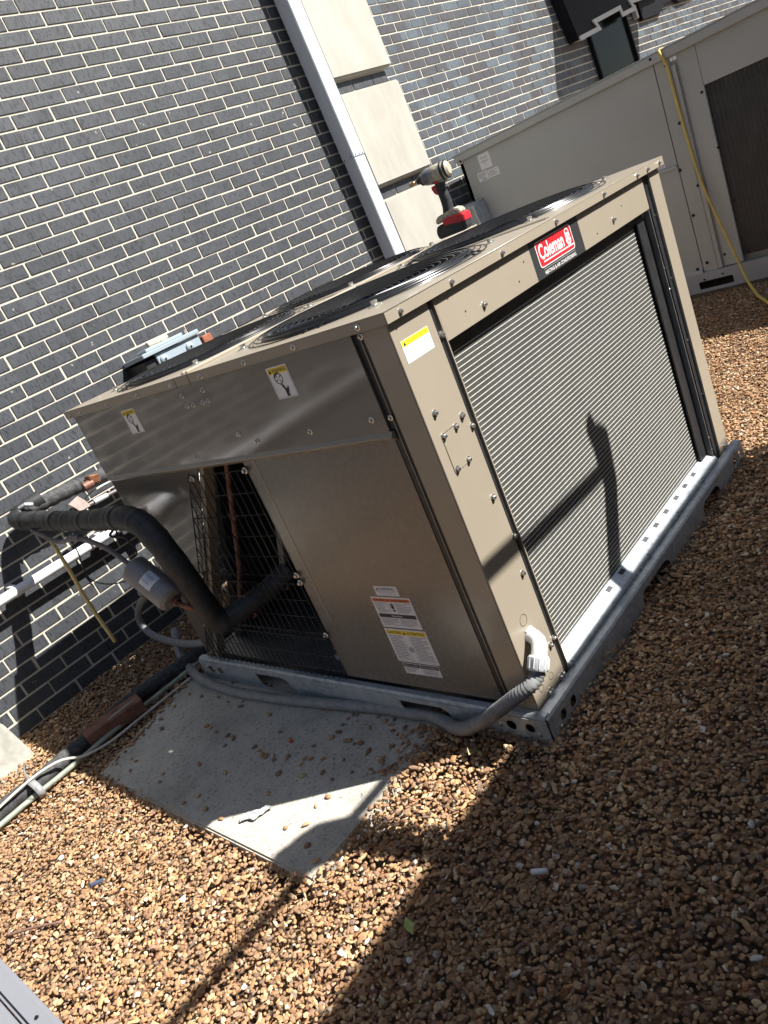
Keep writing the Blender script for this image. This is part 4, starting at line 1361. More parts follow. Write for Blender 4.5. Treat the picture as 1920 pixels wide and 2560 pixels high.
# ================================================================== flexible conduit along the unit
def corrugated(name, pts, r, mat, parent, pitch=0.0062, smooth_after=None, n=14):
    P = spline(pts, 0.004)
    # even spacing
    out = [P[0]]
    acc = 0
    for i in range(1, len(P)):
        while (P[i] - out[-1]).length >= pitch / 2:
            out.append(out[-1] + (P[i] - out[-1]).normalized() * pitch / 2)
    cnt = len(out)
    radii = []
    for i in range(cnt):
        amp = 0.13 if (smooth_after is None or i * pitch / 2 < smooth_after) else 0.025
        radii.append(r * (1 + (amp if i % 2 else -amp)))
    b = MB().tube(out, r, n, True, radii)
    return b.build(name, mat, parent, True) if False else new_obj(name, b.mesh(name), mat, parent, True)
fc = empty('flexible_conduit', (0.0, -0.04, 0.2))
tag(fc, 'grey corrugated flexible conduit curving from the coil side corner round the rail along the ground', 'conduit')
fc.location = (0, 0, 0)
cpts = [(0.004, -0.050, 0.215), (-0.010, -0.046, 0.188), (-0.040, -0.032, 0.172), (-0.062, 0.008, 0.150), (-0.076, 0.070, 0.108), (-0.083, 0.160, 0.050), (-0.082, 0.250, 0.010)] + [low(*p_) for p_ in ((-0.068, 0.351, 0.024), (-0.070, 0.458, 0.020), (-0.070, 0.562, 0.018), (-0.091, 0.750, 0.018), (-0.111, 0.936, 0.018), (-0.127, 1.133, 0.018),
        (-0.132, 1.336, 0.018), (-0.107, 1.587, 0.018), (-0.026, 1.830, 0.022))] + [(0.039, 1.98, 0.02), (0.10, 2.05, 0.08)]
corrugated('hose', cpts, 0.0192, M['conduit'], fc, 0.0105, 0.50)
# elbow fitting
el = [(0.064, -0.004, 0.258), (0.060, -0.022, 0.258), (0.052, -0.036, 0.254), (0.040, -0.045, 0.246), (0.026, -0.049, 0.237), (0.014, -0.050, 0.226)]
MB().tube(el, 0.0, 20, True, [0.021, 0.0205, 0.021, 0.0215, 0.0215, 0.022]).build('elbow_fitting', M['fitting'], fc, True)
MB().lathe([(0.001, -0.012), (0.026, -0.012), (0.026, -0.0045), (0.001, -0.0045)], 6, 'y', (0.066, 0, 0.258)).build('lock_nut', M['fitting'], fc, bevel=0.0015)
c0, c1 = Vector((0.018, -0.050, 0.231)), Vector((-0.006, -0.049, 0.200))
ax = (c1 - c0).normalized()
MB().tube([c0, c0 + ax * 0.004, c1 - ax * 0.004, c1], 0, 24, True, [0.0245, 0.0275, 0.0275, 0.0255]).build('collar', M['fitting'], fc, True)
side = ax.orthogonal().normalized()
for k in range(12):
    d_ = Matrix.Rotation(k * math.pi / 6, 3, ax) @ side
    p0, p1 = c0 + ax * 0.006 + d_ * 0.0275, c1 - ax * 0.006 + d_ * 0.0275
    MB().tube([p0, p1], 0.0019, 6).build('collar_ridge', M['fitting'], fc, True)

# second loop of conduit behind the unit corner
o = corrugated('flexible_conduit', [(0.0, 1.93, 0.36), (0.05, 2.026, 0.306), (0.05, 2.15, 0.237), (0.05, 2.228, 0.167), (0.05, 2.225, 0.102), (0.05, 2.153, 0.064), (0.05, 1.997, 0.047), (0.05, 1.80, 0.060), (0.08, 1.66, 0.08)], 0.0165, M['conduit'], None, 0.008, 0.0)
tag(o, 'smooth grey conduit loop hanging against the wall behind the unit corner', 'conduit')

# ================================================================== insulated suction pipe
ip = empty('insulated_pipe', (-0.15, 1.3, 0.8))
ip.location = (0, 0, 0)
tag(ip, 'thick black foam insulated pipe leaving the wall and bending down into the wire grille', 'pipe')
pipe_pts = [(-0.03, 2.292, 0.868), (-0.09, 2.302, 0.862), (-0.140, 2.308, 0.850), (-0.170, 2.280, 0.838), (-0.163, 2.18, 0.826), (-0.15, 2.05, 0.818), (-0.15, 1.85, 0.806), (-0.15, 1.60, 0.802), (-0.15, 1.42, 0.803), (-0.15, 1.33, 0.796), (-0.15, 1.262, 0.765), (-0.15, 1.222, 0.700),
            (-0.146, 1.198, 0.610), (-0.140, 1.190, 0.520), (-0.132, 1.186, 0.430), (-0.122, 1.182, 0.365), (-0.100, 1.172, 0.330)]
P_ = spline(pipe_pts, 0.012)
rad = []
for i in range(len(P_)):
    rad.append(0.0395 + 0.005 * min(1, max(0, (i / len(P_) - 0.5) / 0.15)) + 0.0009 * math.sin(i * 0.9) + (0.0016 if i % 11 == 0 else 0))
MB().tube(P_, 0, 22, True, rad).build('foam_sleeve', M['insul'], ip, True)
P2 = spline([(-0.115, 1.180, 0.336), (-0.04, 1.145, 0.342), (0.05, 1.09, 0.36), (0.15, 1.02, 0.40)], 0.012)
MB().tube(P2, 0.040, 20).build('foam_sleeve', M['insul'], ip, True)
for idx in (8, 17, 27, 34, 38, 47, 58, 68, 80, 90):
    if idx < len(P_) - 3:
        q0, q1 = P_[idx], P_[idx + 2]
        MB().tube([q0, q0 + (q1 - q0) * .1, q1 - (q1 - q0) * .1, q1], 0, 22, False, [v_ + (0.0047 if idx > len(P_) * 0.6 else 0) for v_ in (0.0402, 0.0416, 0.0414, 0.0402)]).build('tape_wrap', M['tape'], ip, True)
MB().tube([(0.02, 1.18, 0.315), (-0.03, 1.19, 0.312), (-0.07, 1.24, 0.325), (-0.12, 1.235, 0.40)], 0.010, 12).build('copper_stub', M['copper'], ip, True)
MB().lathe([(0.013, -0.02), (0.018, -0.018), (0.018, 0.018), (0.013, 0.02)], 16, 'x', (0.0, 1.12, 0.315)).build('copper_coupling', M['copper'], ip)

# insulated run along the wall behind the unit (older foam, damaged)
wp = empty('wall_pipe_run', (0, 0, 0))
tag(wp, 'weathered black insulated pipe clamped along the wall behind the unit with a copper clamp', 'pipe')
def Wp(x, y, z): return WR @ Vector((x, y, z))
wr_ = [Wp(-0.19, 2.25, 0.955), Wp(-0.115, 2.25, 0.950), Wp(0.02, 2.25, 0.942), Wp(0.22, 2.25, 0.922), Wp(0.9, 2.25, 0.90), Wp(1.6, 2.25, 0.88)]
Pw = spline(wr_, 0.014)
MB().tube(Pw, 0, 20, True, [0.034 + 0.0022 * math.sin(i * 1.7) + 0.0014 * math.sin(i * 3.1) for i in range(len(Pw))]).build('foam_sleeve', M['oldinsul'], wp, True)
cpos = Wp(0.115, 2.20, 0.930)
MB().box((cpos.x - .030, cpos.y - .03, cpos.z - .010), (cpos.x + .022, cpos.y + .02, cpos.z + .028), Matrix.Rotation(0.25, 3, 'Y')).build('copper_clamp', M['copper'], wp, bevel=0.003)
MB().tube([Wp(0.055, 2.19, 0.925), Wp(0.10, 2.185, 0.925)], 0.022, 16).build('copper_bolt', M['oldcopper'], wp, True)
MB().tube([Wp(0.0, 2.22, 0.845), Wp(0.25, 2.22, 0.832), Wp(1.6, 2.22, 0.80)], 0.0095, 12).build('liquid_line', M['greyline'], wp, True)
MB().tube([Wp(0.07, 2.215, 0.843), Wp(0.14, 2.215, 0.839)], 0.0125, 12).build('line_sleeve', M['fitting'], wp, True)
tg = MB()
tg.prism([(0, 0), (0.055, 0.012), (0.075, -0.02), (0.085, -0.055), (0.03, -0.055), (0.02, -0.03)], 0, 0.003)
t_ = tg.build('pipe_tag', simple('dusty_pink_tag', (0.48, 0.38, 0.34), 0.5, 0, 0.2, 40), wp, bevel=0.0005)
t_.location = Wp(-0.045, 2.19, 0.895)
wv = new_obj('white_wire', (lambda b_: b_.mesh('white_wire'))(MB().tube(spline([Wp(0.20, 2.20, 0.975), Wp(0.05, 2.19, 0.985), Wp(-0.04, 2.18, 0.97), Wp(-0.062, 2.16, 0.92), Wp(-0.055, 2.15, 0.86), Wp(-0.045, 2.15, 0.80)], 0.02), 0.0045, 8)), M['whitewire'], wp, True)
MB().tube([Wp(-0.22, 2.23, 0.98), Wp(-0.20, 2.20, 0.985), Wp(-0.175, 2.19, 0.97)], 0.009, 10).build('foil_scrap', M['foil'], wp, True)
for x in (0.33, 1.1):
    MB().box((x, 2.21, 0.60), (x + 0.035, 2.215, 0.95)).box((x, 2.215, 0.60), (x + 0.035, 2.362, 0.605)).build('strut_bracket', M['darkmetal'], wp)
    wp.children[-1].matrix_local = WR.copy()

# filter canister with its line
fd = empty('filter_canister', (0, 0, 0))
tag(fd, 'grey metal filter canister with a white label hanging between copper lines below the black pipe', 'canister')
ca, cb = Vector((-0.2, 1.396, 0.622)), Vector((-0.2, 1.246, 0.498))
ax = (cb - ca).normalized()
MB().tube([ca - ax * .008, ca, ca + ax * .003, cb - ax * .003, cb, cb + ax * .008], 0, 36, True, [0.040, 0.050, 0.0525, 0.0525, 0.050, 0.040]).build('body', M['canister'], fd, True)
upv = Vector((1, 0, 0)).cross(ax).normalized()
if upv.z < 0: upv = -upv
tocam = (CAM - (ca + cb) / 2)
nout = (tocam - ax * tocam.dot(ax)).normalized()
sidev = nout.cross(ax).normalized()
vv, ff = [], []
mid = (ca + cb) / 2 + ax * 0.008
for i in range(9):
    t = (i / 8 - 0.5) * 1.15
    for s_ in (-0.027, 0.027):
        d_ = nout * math.cos(t) + sidev * math.sin(t)
        vv.append(mid + ax * s_ + d_ * 0.0530)
ff = [(2 * i, 2 * i + 1, 2 * i + 3, 2 * i + 2) for i in range(8)]
lab = new_obj('label_sticker', mesh_from('label_sticker', vv, ff), M['white'], fd)
lf = Face(mid + nout * 0.0536, ax, -sidev if (-sidev).z > 0 else sidev, nout)
lettering('D-415', lf, -0.012, -0.002, 0.0065, M['inkgrey'], lab, d=0.0)
print_lines(None, lf, -0.022, 0.006, 0.020, 0.016, 3, M['inkgrey'], lab, d=0.0, seed=22)
print_lines(None, lf, -0.020, -0.016, 0.012, -0.006, 3, M['inkgrey'], lab, d=-0.001, seed=23)
MB().tube(spline([(-0.19, 2.13, 0.795), (-0.2, 2.025, 0.772), (-0.2, 1.925, 0.742), (-0.2, 1.835, 0.745), (-0.2, 1.746, 0.755), (-0.2, 1.636, 0.744), (-0.2, 1.518, 0.706), (-0.2, 1.455, 0.668), (-0.2, 1.392, 0.618)], 0.015), 0.0095, 12).build('inlet_line', M['greyline'], fd, True)
MB().lathe([(0.010, -0.03), (0.013, -0.028), (0.013, 0.028), (0.010, 0.03)], 14, 'y', (-0.2, 1.72, 0.755)).build('line_joint', M['greyline'], fd)
MB().tube(spline([(-0.2, 1.25, 0.50), (-0.195, 1.225, 0.472), (-0.18, 1.19, 0.448), (-0.14, 1.21, 0.40), (-0.08, 1.26, 0.34), (0.0, 1.27, 0.31)], 0.015), 0.0095, 12).build('outlet_line', M['copper'], fd, True)
MB().lathe([(0.010, -0.012), (0.016, -0.010), (0.016, 0.010), (0.010, 0.012)], 14, 'y', (-0.197, 1.232, 0.482)).build('flare_nut', M['oldcopper'], fd)
# yellow rod
yr = new_obj('ivory_rod', MB().tube(spline([(-0.19, 2.006, 0.752), (-0.195, 1.985, 0.604), (-0.2, 1.979, 0.447), (-0.2, 1.946, 0.242)], 0.02), 0.0085, 12).mesh('ivory_rod'), M['ivory'], None, True)
tag(yr, 'pale yellow pipe hanging diagonally from the black insulated pipe', 'rod')
# thin loose wires
for pts, r, nm in (([(-0.15, 1.95, 0.775), (-0.12, 2.0, 0.66), (-0.10, 2.1, 0.50), (-0.06, 2.05, 0.44), (-0.02, 1.9, 0.44)], 0.0028, 'black cable dropping behind the ivory rod in front of the wall'),
                   ([(-0.15, 1.47, 0.77), (-0.17, 1.45, 0.74), (-0.17, 1.40, 0.73), (-0.17, 1.37, 0.69), (-0.17, 1.385, 0.66)], 0.0028, 'short dark cable end hooked under the black insulated pipe')):
    c_ = new_obj('cable', MB().tube(spline(pts, 0.015), r, 8).mesh('cable'), M['black'], None, True)
    tag(c_, nm, 'cable')
kn = new_obj('cable_tie', MB().tube(spline([(-0.15, 1.49, 0.762), (-0.175, 1.495, 0.748), (-0.165, 1.48, 0.735), (-0.15, 1.485, 0.745)], 0.006), 0.005, 8).mesh('cable_tie'), M['tape'], None, True)
tag(kn, 'small knotted black tie under the insulated pipe near its bend', 'cable tie')

# ================================================================== pipes on the ground
gp = empty('ground_pipe', (0, 0, 0))
tag(gp, 'weathered black insulated pipe lying on the gravel beside the concrete pad', 'pipe')
gpts = [(-2.3, 1.86, 0.01), (-1.4, 1.842, 0.012), (-0.911, 1.829, 0.022), (-0.777, 1.812, 0.025), (-0.590, 1.812, 0.030), (-0.440, 1.822, 0.034), (-0.273, 1.825, 0.036), (-0.118, 1.795, 0.034), (0.019, 1.770, 0.034), (0.25, 1.74, 0.036)]
Pg = spline([low(*p_) if p_[0] > -1 else (p_[0], p_[1] + .05, p_[2] + PADZ) for p_ in gpts], 0.016)
MB().tube(Pg, 0, 20, True, [0.034 + 0.0016 * math.sin(i * 1.9) + 0.0012 * math.sin(i * 4.3) for i in range(len(Pg))]).build('foam_sleeve', M['oldinsul'], gp, True)
rb_ = MB()
ch = empty('copper_channel', (0, 0, 0))
tag(ch, 'brown copper channel cover lying over the ground pipe at the pad corner', 'channel')
dirc = (Vector((-0.310, 1.745, 0)) - Vector((-0.545, 1.80, 0))).normalized()
nn = Vector((-dirc.y, dirc.x, 0))
c0 = Vector((-0.545, 1.800, 0.0))
v = []
for t in (0.0, 0.245):
    base = c0 + dirc * t
    for (s_, h_) in ((-0.040, 0.012), (-0.041, 0.064), (-0.036, 0.070), (0.036, 0.070), (0.041, 0.064), (0.040, 0.015), (0.0375, 0.015), (0.0385, 0.062), (0.035, 0.0675), (-0.035, 0.0675), (-0.0385, 0.062), (-0.0375, 0.012)):
        v.append(Vector(low(*(base + nn * s_ + Vector((0, 0, h_))))))
n = 12
f = [tuple(range(n)), tuple(range(2 * n - 1, n - 1, -1))] + [(i, i + n, (i + 1) % n + n, (i + 1) % n) for i in range(n)]
MB().add(v, f).build('cover', M['oldcopper'], ch)
MB().add([Vector(low(*(c0 + dirc * a + nn * s_ + Vector((0, 0, 0.0708))))) for a, s_ in ((0.10, -0.036), (0.22, -0.012), (0.235, 0.0), (0.11, -0.02))], [(0, 1, 2, 3)]).build('tarnish_patch', M['verdigris'], ch)
for nm, pts, r, mt, lb in (('copper_tube', [(-2.3, 1.77, 0.0), (-0.946, 1.757, 0.012), (-0.834, 1.757, 0.014), (-0.723, 1.745, 0.016), (-0.60, 1.735, 0.020), (-0.40, 1.74, 0.020), (-0.05, 1.72, 0.022), (0.2, 1.70, 0.022)], 0.0105, M['verdigris'], 'thin green tarnished copper tube alongside the ground pipe'),
                           ('white_wire', [(-1.3, 1.80, 0.02), (-0.95, 1.79, 0.05), (-0.82, 1.778, 0.066), (-0.733, 1.763, 0.070), (-0.665, 1.745, 0.060), (-0.602, 1.715, 0.030), (-0.50, 1.700, 0.012), (-0.35, 1.690, 0.012), (-0.1, 1.68, 0.010)], 0.005, M['whitewire'], 'thin white wire running over the ground pipe and copper tube')):
    c_ = new_obj(nm, MB().tube(spline([low(*p_) for p_ in pts], 0.02), r, 12).mesh(nm), mt, None, True)
    tag(c_, lb, 'tube' if nm == 'copper_tube' else 'wire')
# strap with tail
st = empty('pipe_strap', (0, 0, 0))
tag(st, 'grey strap tying the ground pipe and the copper tube together', 'strap')
cs = Vector(low(-0.790, 1.800, 0.024))
loop = []
for k in range(28):
    a = 2 * math.pi * k / 28
    loop.append(cs + Vector((0.0, -0.020 + 0.062 * math.cos(a), 0.038 * math.sin(a))))
v = []
for p_ in loop:
    for dx in (-0.014, 0.014):
        v.append(p_ + Vector((dx, 0, 0)))
f = [(2 * i, 2 * i + 1, (2 * i + 3) % 56, (2 * i + 2) % 56) for i in range(28)]
sb = MB().add(v, f).build('band', M['conduit'], st, True)
sb.modifiers.new('thick', 'SOLIDIFY').thickness = 0.002
MB().tube([cs + Vector((0, -0.01, 0.038)), cs + Vector((0.005, 0.0, 0.07)), cs + Vector((0.02, 0.01, 0.095))], 0, 6, True, [0.005, 0.004, 0.0015]).build('tail', M['conduit'], st)

# concrete support block by the wall
cbk = MB()
cbk.prism([(-1.15, -0.06), (-0.645, -0.06), (-0.690, 0.18), (-0.715, 0.205), (-1.15, 0.205)], 2.14, 2.345)
cbk = cbk.build('concrete_block', simple('pale_precast_concrete', (0.42, 0.42, 0.37), 0.85, 0, 0.2, 25, 0.3), None, bevel=0.012, seg=2)
tag(cbk, 'pale concrete support block on the gravel at the foot of the near brick wall', 'block')

# ================================================================== impact driver
bpos = Vector((1.390, 0.812, H + 0.019))
DRm = Matrix(((0.574, 0.819, 0, bpos.x), (-0.819, 0.574, 0, bpos.y), (0, 0, 1, bpos.z), (0, 0, 0, 1)))  # local x = right in photo, y = away from the camera
DRm = DRm @ Matrix.Rotation(math.radians(-22), 4, 'Z') @ Matrix.Scale(1.07, 4)
dr = empty('impact_driver', mat=DRm)
tag(dr, 'grey and red cordless impact driver standing upright on the tan unit lid', 'power tool')
MB().prism([(0.0, 0.0), (0.112, 0.0), (0.120, 0.008), (0.120, 0.034), (0.104, 0.036), (0.012, 0.050), (0.0, 0.040), (-0.004, 0.02)], -0.036, 0.036).build('battery', M['toolblack'], dr, bevel=0.004, seg=2)
MB().prism([(0.034, 0.041), (0.122, 0.030), (0.122, 0.056), (0.114, 0.062), (0.060, 0.066), (0.034, 0.062)], -0.0375, 0.0375).build('battery_latch', M['toolred'], dr, bevel=0.003, seg=2)
MB().prism([(0.006, 0.052), (0.034, 0.060), (0.112, 0.062), (0.112, 0.078), (0.088, 0.088), (0.020, 0.080), (0.004, 0.068)], -0.030, 0.030).build('foot', M['toolbeige'], dr, bevel=0.004, seg=2)
hp = [(0.058, 0, 0.080), (0.060, 0, 0.100), (0.062, 0, 0.125), (0.060, 0, 0.150), (0.058, 0, 0.170), (0.062, 0, 0.190)]
hb = MB().tube(hp, 0, 20, True, [0.024, 0.020, 0.0205, 0.0195, 0.018, 0.021]).build('handle', M['toolblack'], dr, True)
# trigger and switch
MB().prism([(0.040, 0.150), (0.030, 0.158), (0.024, 0.176), (0.026, 0.186), (0.046, 0.186), (0.046, 0.152)], -0.008, 0.008).build('trigger', M['toolred'], dr, bevel=0.002)
MB().box((0.046, -0.022, 0.188), (0.062, 0.022, 0.200)).build('direction_switch', M['toolred'], dr, bevel=0.002)
zc = 0.222
MB().lathe([(0.001, 0.115), (0.020, 0.115), (0.029, 0.108), (0.031, 0.095), (0.031, 0.050), (0.030, 0.048)], 28, 'x', (0, 0, zc)).build('motor_housing', M['toolbeige'], dr, True)
MB().lathe([(0.0315, 0.094), (0.0330, 0.092), (0.0330, 0.086), (0.0315, 0.084)], 28, 'x', (0, 0, zc)).build('rear_band', M['toolblack'], dr, True)
MB().lathe([(0.0315, 0.108), (0.0325, 0.106), (0.0325, 0.101), (0.0310, 0.099)], 28, 'x', (0, 0, zc)).build('rear_band', M['toolblack'], dr, True)
MB().lathe([(0.0305, 0.050), (0.0315, 0.044), (0.0300, 0.026), (0.0265, 0.012), (0.0205, 0.001), (0.0200, -0.006), (0.0165, -0.008), (0.001, -0.008)], 28, 'x', (0, 0, zc)).build('gear_case', M['toolgrey'], dr, True)
MB().lathe([(0.0215, 0.003), (0.0225, 0.0), (0.0205, -0.005)], 28, 'x', (0, 0, zc)).build('nose_ring', M['toolblack'], dr, True)
MB().lathe([(0.0125, -0.007), (0.0125, -0.018), (0.0095, -0.022), (0.001, -0.022)], 20, 'x', (0, 0, zc)).build('chuck', M['toolblack'], dr, True)
MB().lathe([(0.005, -0.021), (0.005, -0.032), (0.0078, -0.034), (0.0078, -0.056), (0.001, -0.056)], 14, 'x', (0, 0, zc)).build('socket_bit', M['brass'], dr, True)
MB().prism([(0.048, 0.186), (0.088, 0.186), (0.088, 0.204), (0.040, 0.204)], -0.019, 0.019).build('body_neck', M['toolgrey'], dr, bevel=0.003)

# ================================================================== second unit
X2 = 3.95
k2 = (X2 + 1.2962) / (4.42 + 1.2962)
def S2(y, z): return (-1.1896 + (y + 1.1896) * k2, 1.37 + (z - 1.37) * k2)
RT = empty('rooftop_unit', (0, 0, 0))
tag(RT, 'putty grey packaged rooftop unit with a dark coil in the shade behind the tan unit', 'air conditioner')
yl = S2(2.665, 0)[0]
zt0, zt1 = 1.520, 1.600
# top cap slopes slightly up towards the viewer
ytop = [(yl + 0.02, S2(0, 1.540)[1], S2(0, 1.592)[1]), (-2.6, 1.655, 1.715)]
def zline(y, which):
    (y0, b0_, t0), (y1, b1_, t1) = ytop
    t = (y - y0) / (y1 - y0)
    return (b0_ + (b1_ - b0_) * t) if which == 'b' else (t0 + (t1 - t0) * t)
yA, yB, yC = S2(1.00, 0)[0], S2(0.898, 0)[0], S2(0.860, 0)[0]
zb = S2(0, 0.145)[1]
def panel(y0, y1, z0, z1f, x=X2, th=0.02, name='panel', mat='putty'):
    za, zb_ = (zline(y0, 'b') if z1f is None else z1f), (zline(y1, 'b') if z1f is None else z1f)
    return MB().prism([(y0, z0), (y1, z0), (y1, zb_), (y0, za)], x, x + th, 'yz').build(name, M[mat], RT, bevel=0.002)
zm = S2(0, 0.925)[1]
panel(yA + 0.004, yl, zm, None, name='upper_door')
panel(yA + 0.004, yl, S2(0, .185)[1], zm - 0.004, name='lower_door')
panel(yB + 0.002, yA, zb + 0.02, None, X2 + 0.002, name='door_frame')
MB().box((X2 - 0.012, yC + 0.004, zb + 0.03), (X2 + 0.0, yC + 0.030, 1.52)).box((X2 + 0.012, yC - 0.012, zb + 0.03), (X2 + 0.02, yC + 0.045, 1.54)).build('corner_channel', M['putty'], RT, bevel=0.002)
yV = S2(0.728, 0)[0]
zc0, zc1 = S2(0, 0.213)[1], S2(0, 1.342)[1]
panel(yV, yC - 0.006, zb + 0.03, None, X2 + 0.004, name='coil_side_post')
v_top = MB().prism([(yV - 0.002, zc1), (-2.6, zc1 + 0.05), (-2.6, zline(-2.6, 'b')), (yV - 0.002, zline(yV, 'b'))], X2 + 0.004, X2 + 0.02, 'yz').build('coil_top_panel', M['putty'], RT, bevel=0.001)
MB().prism([(yV, zc0), (-2.6, zc0), (-2.6, zc1 + 0.05), (yV, zc1)], X2 + 0.03, X2 + 0.06, 'yz').build('dark_coil', M['darkcoil'], RT)
gb = MB()
y = yV - 0.02
while y > 0.0:
    gb.box((X2 + 0.022, y, zc0), (X2 + 0.025, y + 0.0022, zc1 + 0.01)); y -= 0.026
zz = zc0
while zz < zc1 + .02:
    gb.box((X2 + 0.0205, -0.2, zz), (X2 + 0.022, yV, zz + 0.0014)); zz += 0.016
gb.build('coil_guard', simple('grey_guard_wire', (0.085, 0.085, 0.088), 0.5, 0.3, 0.1, 30), RT)
# sills, ledges, roof cap, body
MB().prism([(X2 - 0.014, zm - 0.006), (X2 - 0.012, zm + 0.010), (X2 + 0.0, zm + 0.012), (X2 + 0.0, zm - 0.006)], yA + 0.006, yA + 0.35, 'xz').build('door_sill', M['putty'], RT)
MB().prism([(X2 - 0.018, S2(0, .172)[1]), (X2 - 0.014, S2(0, .192)[1]), (X2, S2(0, .196)[1]), (X2, S2(0, .172)[1])], yA + 0.004, yl, 'xz').build('door_sill', M['putty'], RT)
MB().prism([(ytop[0][0], ytop[0][1]), (ytop[1][0], ytop[1][1]), (ytop[1][0], ytop[1][2]), (ytop[0][0], ytop[0][2])], X2 - 0.03, X2 + 0.0, 'yz').build('roof_drip_edge', M['putty'], RT, bevel=0.004, seg=2)
MB().prism([(yl + 0.03, ytop[0][2] + 0.001), (-2.6, 1.716), (-2.6, 1.723), (yl + 0.03, ytop[0][2] + 0.008)], X2 - 0.03, X2 + 1.4, 'yz').build('roof', M['putty'], RT)
MB().prism([(yl, zb), (-2.6, zb), (-2.6, 1.63), (yl, 1.50)], X2 + 0.065, X2 + 1.35, 'yz').build('cabinet', M['putty'], RT)
MB().box((X2 + 0.0, yl - 0.03, zb), (X2 + 0.066, yl, 1.51)).build('end_post', M['putty'], RT, bevel=0.002)
zr0, zr1 = S2(0, 0.035)[1], S2(0, 0.165)[1]
sl0, sl1, sz0, sz1 = S2(1.046, 0)[0], S2(0.806, 0)[0], S2(0, .058)[1], S2(0, .112)[1]
plate('base_rail', rect(-2.6, zr0, yl, zr1), [rrect(sl1, sz0, sl0, sz1, 0.008)], 0.004, M['lidgrey'], RT, lambda a, b_, d: (X2 - 0.022 + d, a, b_))
MB().box((X2 - 0.022, -2.6, zr1), (X2 + 0.01, yl, zr1 + 0.006)).build('rail_top_flange', M['lidgrey'], RT)
FR = Face((X2, 0, 0), (0, -1, 0), (0, 0, 1), (-1, 0, 0))
def pr2(y, z):
    a, b_ = S2(y, z); return (-a, b_)
screws(FR, [pr2(*q) for q in ((0.927, 1.183), (0.905, 0.760), (0.884, 0.342), (0.881, 0.190), (0.927, 1.55))], RT, BSCREW, 1.0, d=0.0)
screws(FR, [pr2(*q) for q in ((0.996, 0.895), (0.981, 0.577), (0.966, 0.233), (1.041, 0.205))], RT, BSCREW, 1.1, d=0.0)
screws(FR, [pr2(*q) for q in ((0.748, 1.308), (0.726, 0.950), (0.708, 0.591), (0.690, 0.240), (0.84, 0.257))], RT, BSCREW, 0.9, d=-0.004)
screws(Face((X2 - 0.03, 0, 0), (0, -1, 0), (0, 0, 1), (-1, 0, 0)), [(-(yl - 0.03), 1.53), (-yA, 1.60)], RT, BSCREW, 0.9)
screws(Face((X2 - 0.024, 0, 0), (0, -1, 0), (0, 0, 1), (-1, 0, 0)), [pr2(1.0, .125), pr2(0.87, .135)], RT, BSCREW, 0.7)
# its stickers
def q2(y0, z0, y1, z1):
    (ya, za), (yb, zb_) = S2(y0, z0), S2(y1, z1)
    return -ya, zb_, -yb, za
a0, z0, a1, z1 = q2(2.490, 1.530, 2.380, 1.415)
s = sticker(RT, FR, a0, z0, a1, z1, r=0.001)
lettering('STACK', FR, a0 + .022, z1 - .036, 0.016, M['inkgrey'], s, width=0.060)
lettering('HEIGHT', FR, a0 + .020, z1 - .062, 0.016, M['inkgrey'], s, width=0.064)
lettering('"7"', FR, a0 + .040, z1 - .086, 0.014, M['inkgrey'], s, width=0.020)
a0, z0, a1, z1 = q2(2.540, 1.405, 2.445, 1.335)
s = sticker(RT, FR, a0, z0, a1, z1, r=0.001, d=0.0008)
print_lines(None, FR, a0 + .006, z0 + .022, a1 - .01, z1 - .006, 4, M['inkgrey'], s, seed=31, d=0.0012)
poly_sheet('barcode', [rect(a0 + .025 + i * .003, z0 + .006, a0 + .0265 + i * .003, z0 + .018) for i in range(15)], FR, 0.0012, M['inkgrey'], s)
a0, z0, a1, z1 = q2(2.438, 1.397, 2.338, 1.339)
s = sticker(RT, FR, a0, z0, a1, z1, r=0.001, d=0.0008)
print_lines(None, FR, a0 + .008, z0 + .008, a1 - .008, z1 - .006, 5, M['inkgrey'], s, seed=32, d=0.0012)
a0, z0, a1, z1 = q2(1.160, 0.975, 1.085, 0.945)
s = sticker(RT, FR, a0, z0, a1, z1, r=0.001)
lettering('FILTER', FR, a0 + .020, z1 - .012, 0.007, M['inkgrey'], s, width=0.040)
lettering('ACCESS', FR, a0 + .022, z1 - .023, 0.007, M['inkgrey'], s, width=0.040)
# curb under it
cu_ = MB().box((X2 + 0.0, -2.6, -0.05), (X2 + 1.3, yl - 0.02, zr0)).build('concrete_curb', simple('dark_curb_concrete', (0.16, 0.145, 0.12), 0.9, 0, 0.3, 20, 0.3), None, bevel=0.006)
tag(cu_, 'dark concrete curb under the putty grey rooftop unit', 'curb')
# galvanized vent hood left of it
vh = empty('vent_hood', (0, 0, 0))
tag(vh, 'small galvanized vent hood between the rooftop unit and the far brick wall', 'vent hood')
MB().prism([(3.79, 0.1), (3.945, 0.1), (3.945, 1.232), (3.79, 1.212)], 2.25, 2.42, 'xz').build('hood', M['lidgrey'], vh, bevel=0.003)
MB().box((3.784, 2.28, 1.165), (3.789, 2.33, 1.19)).build('tab', M['galv'], vh)
MB().prism([(2.235, 0.9), (2.249, 1.212), (2.24, 1.212), (2.21, 0.9)], 3.78, 3.94, 'yz').build('side_flange', M['galv'], vh)
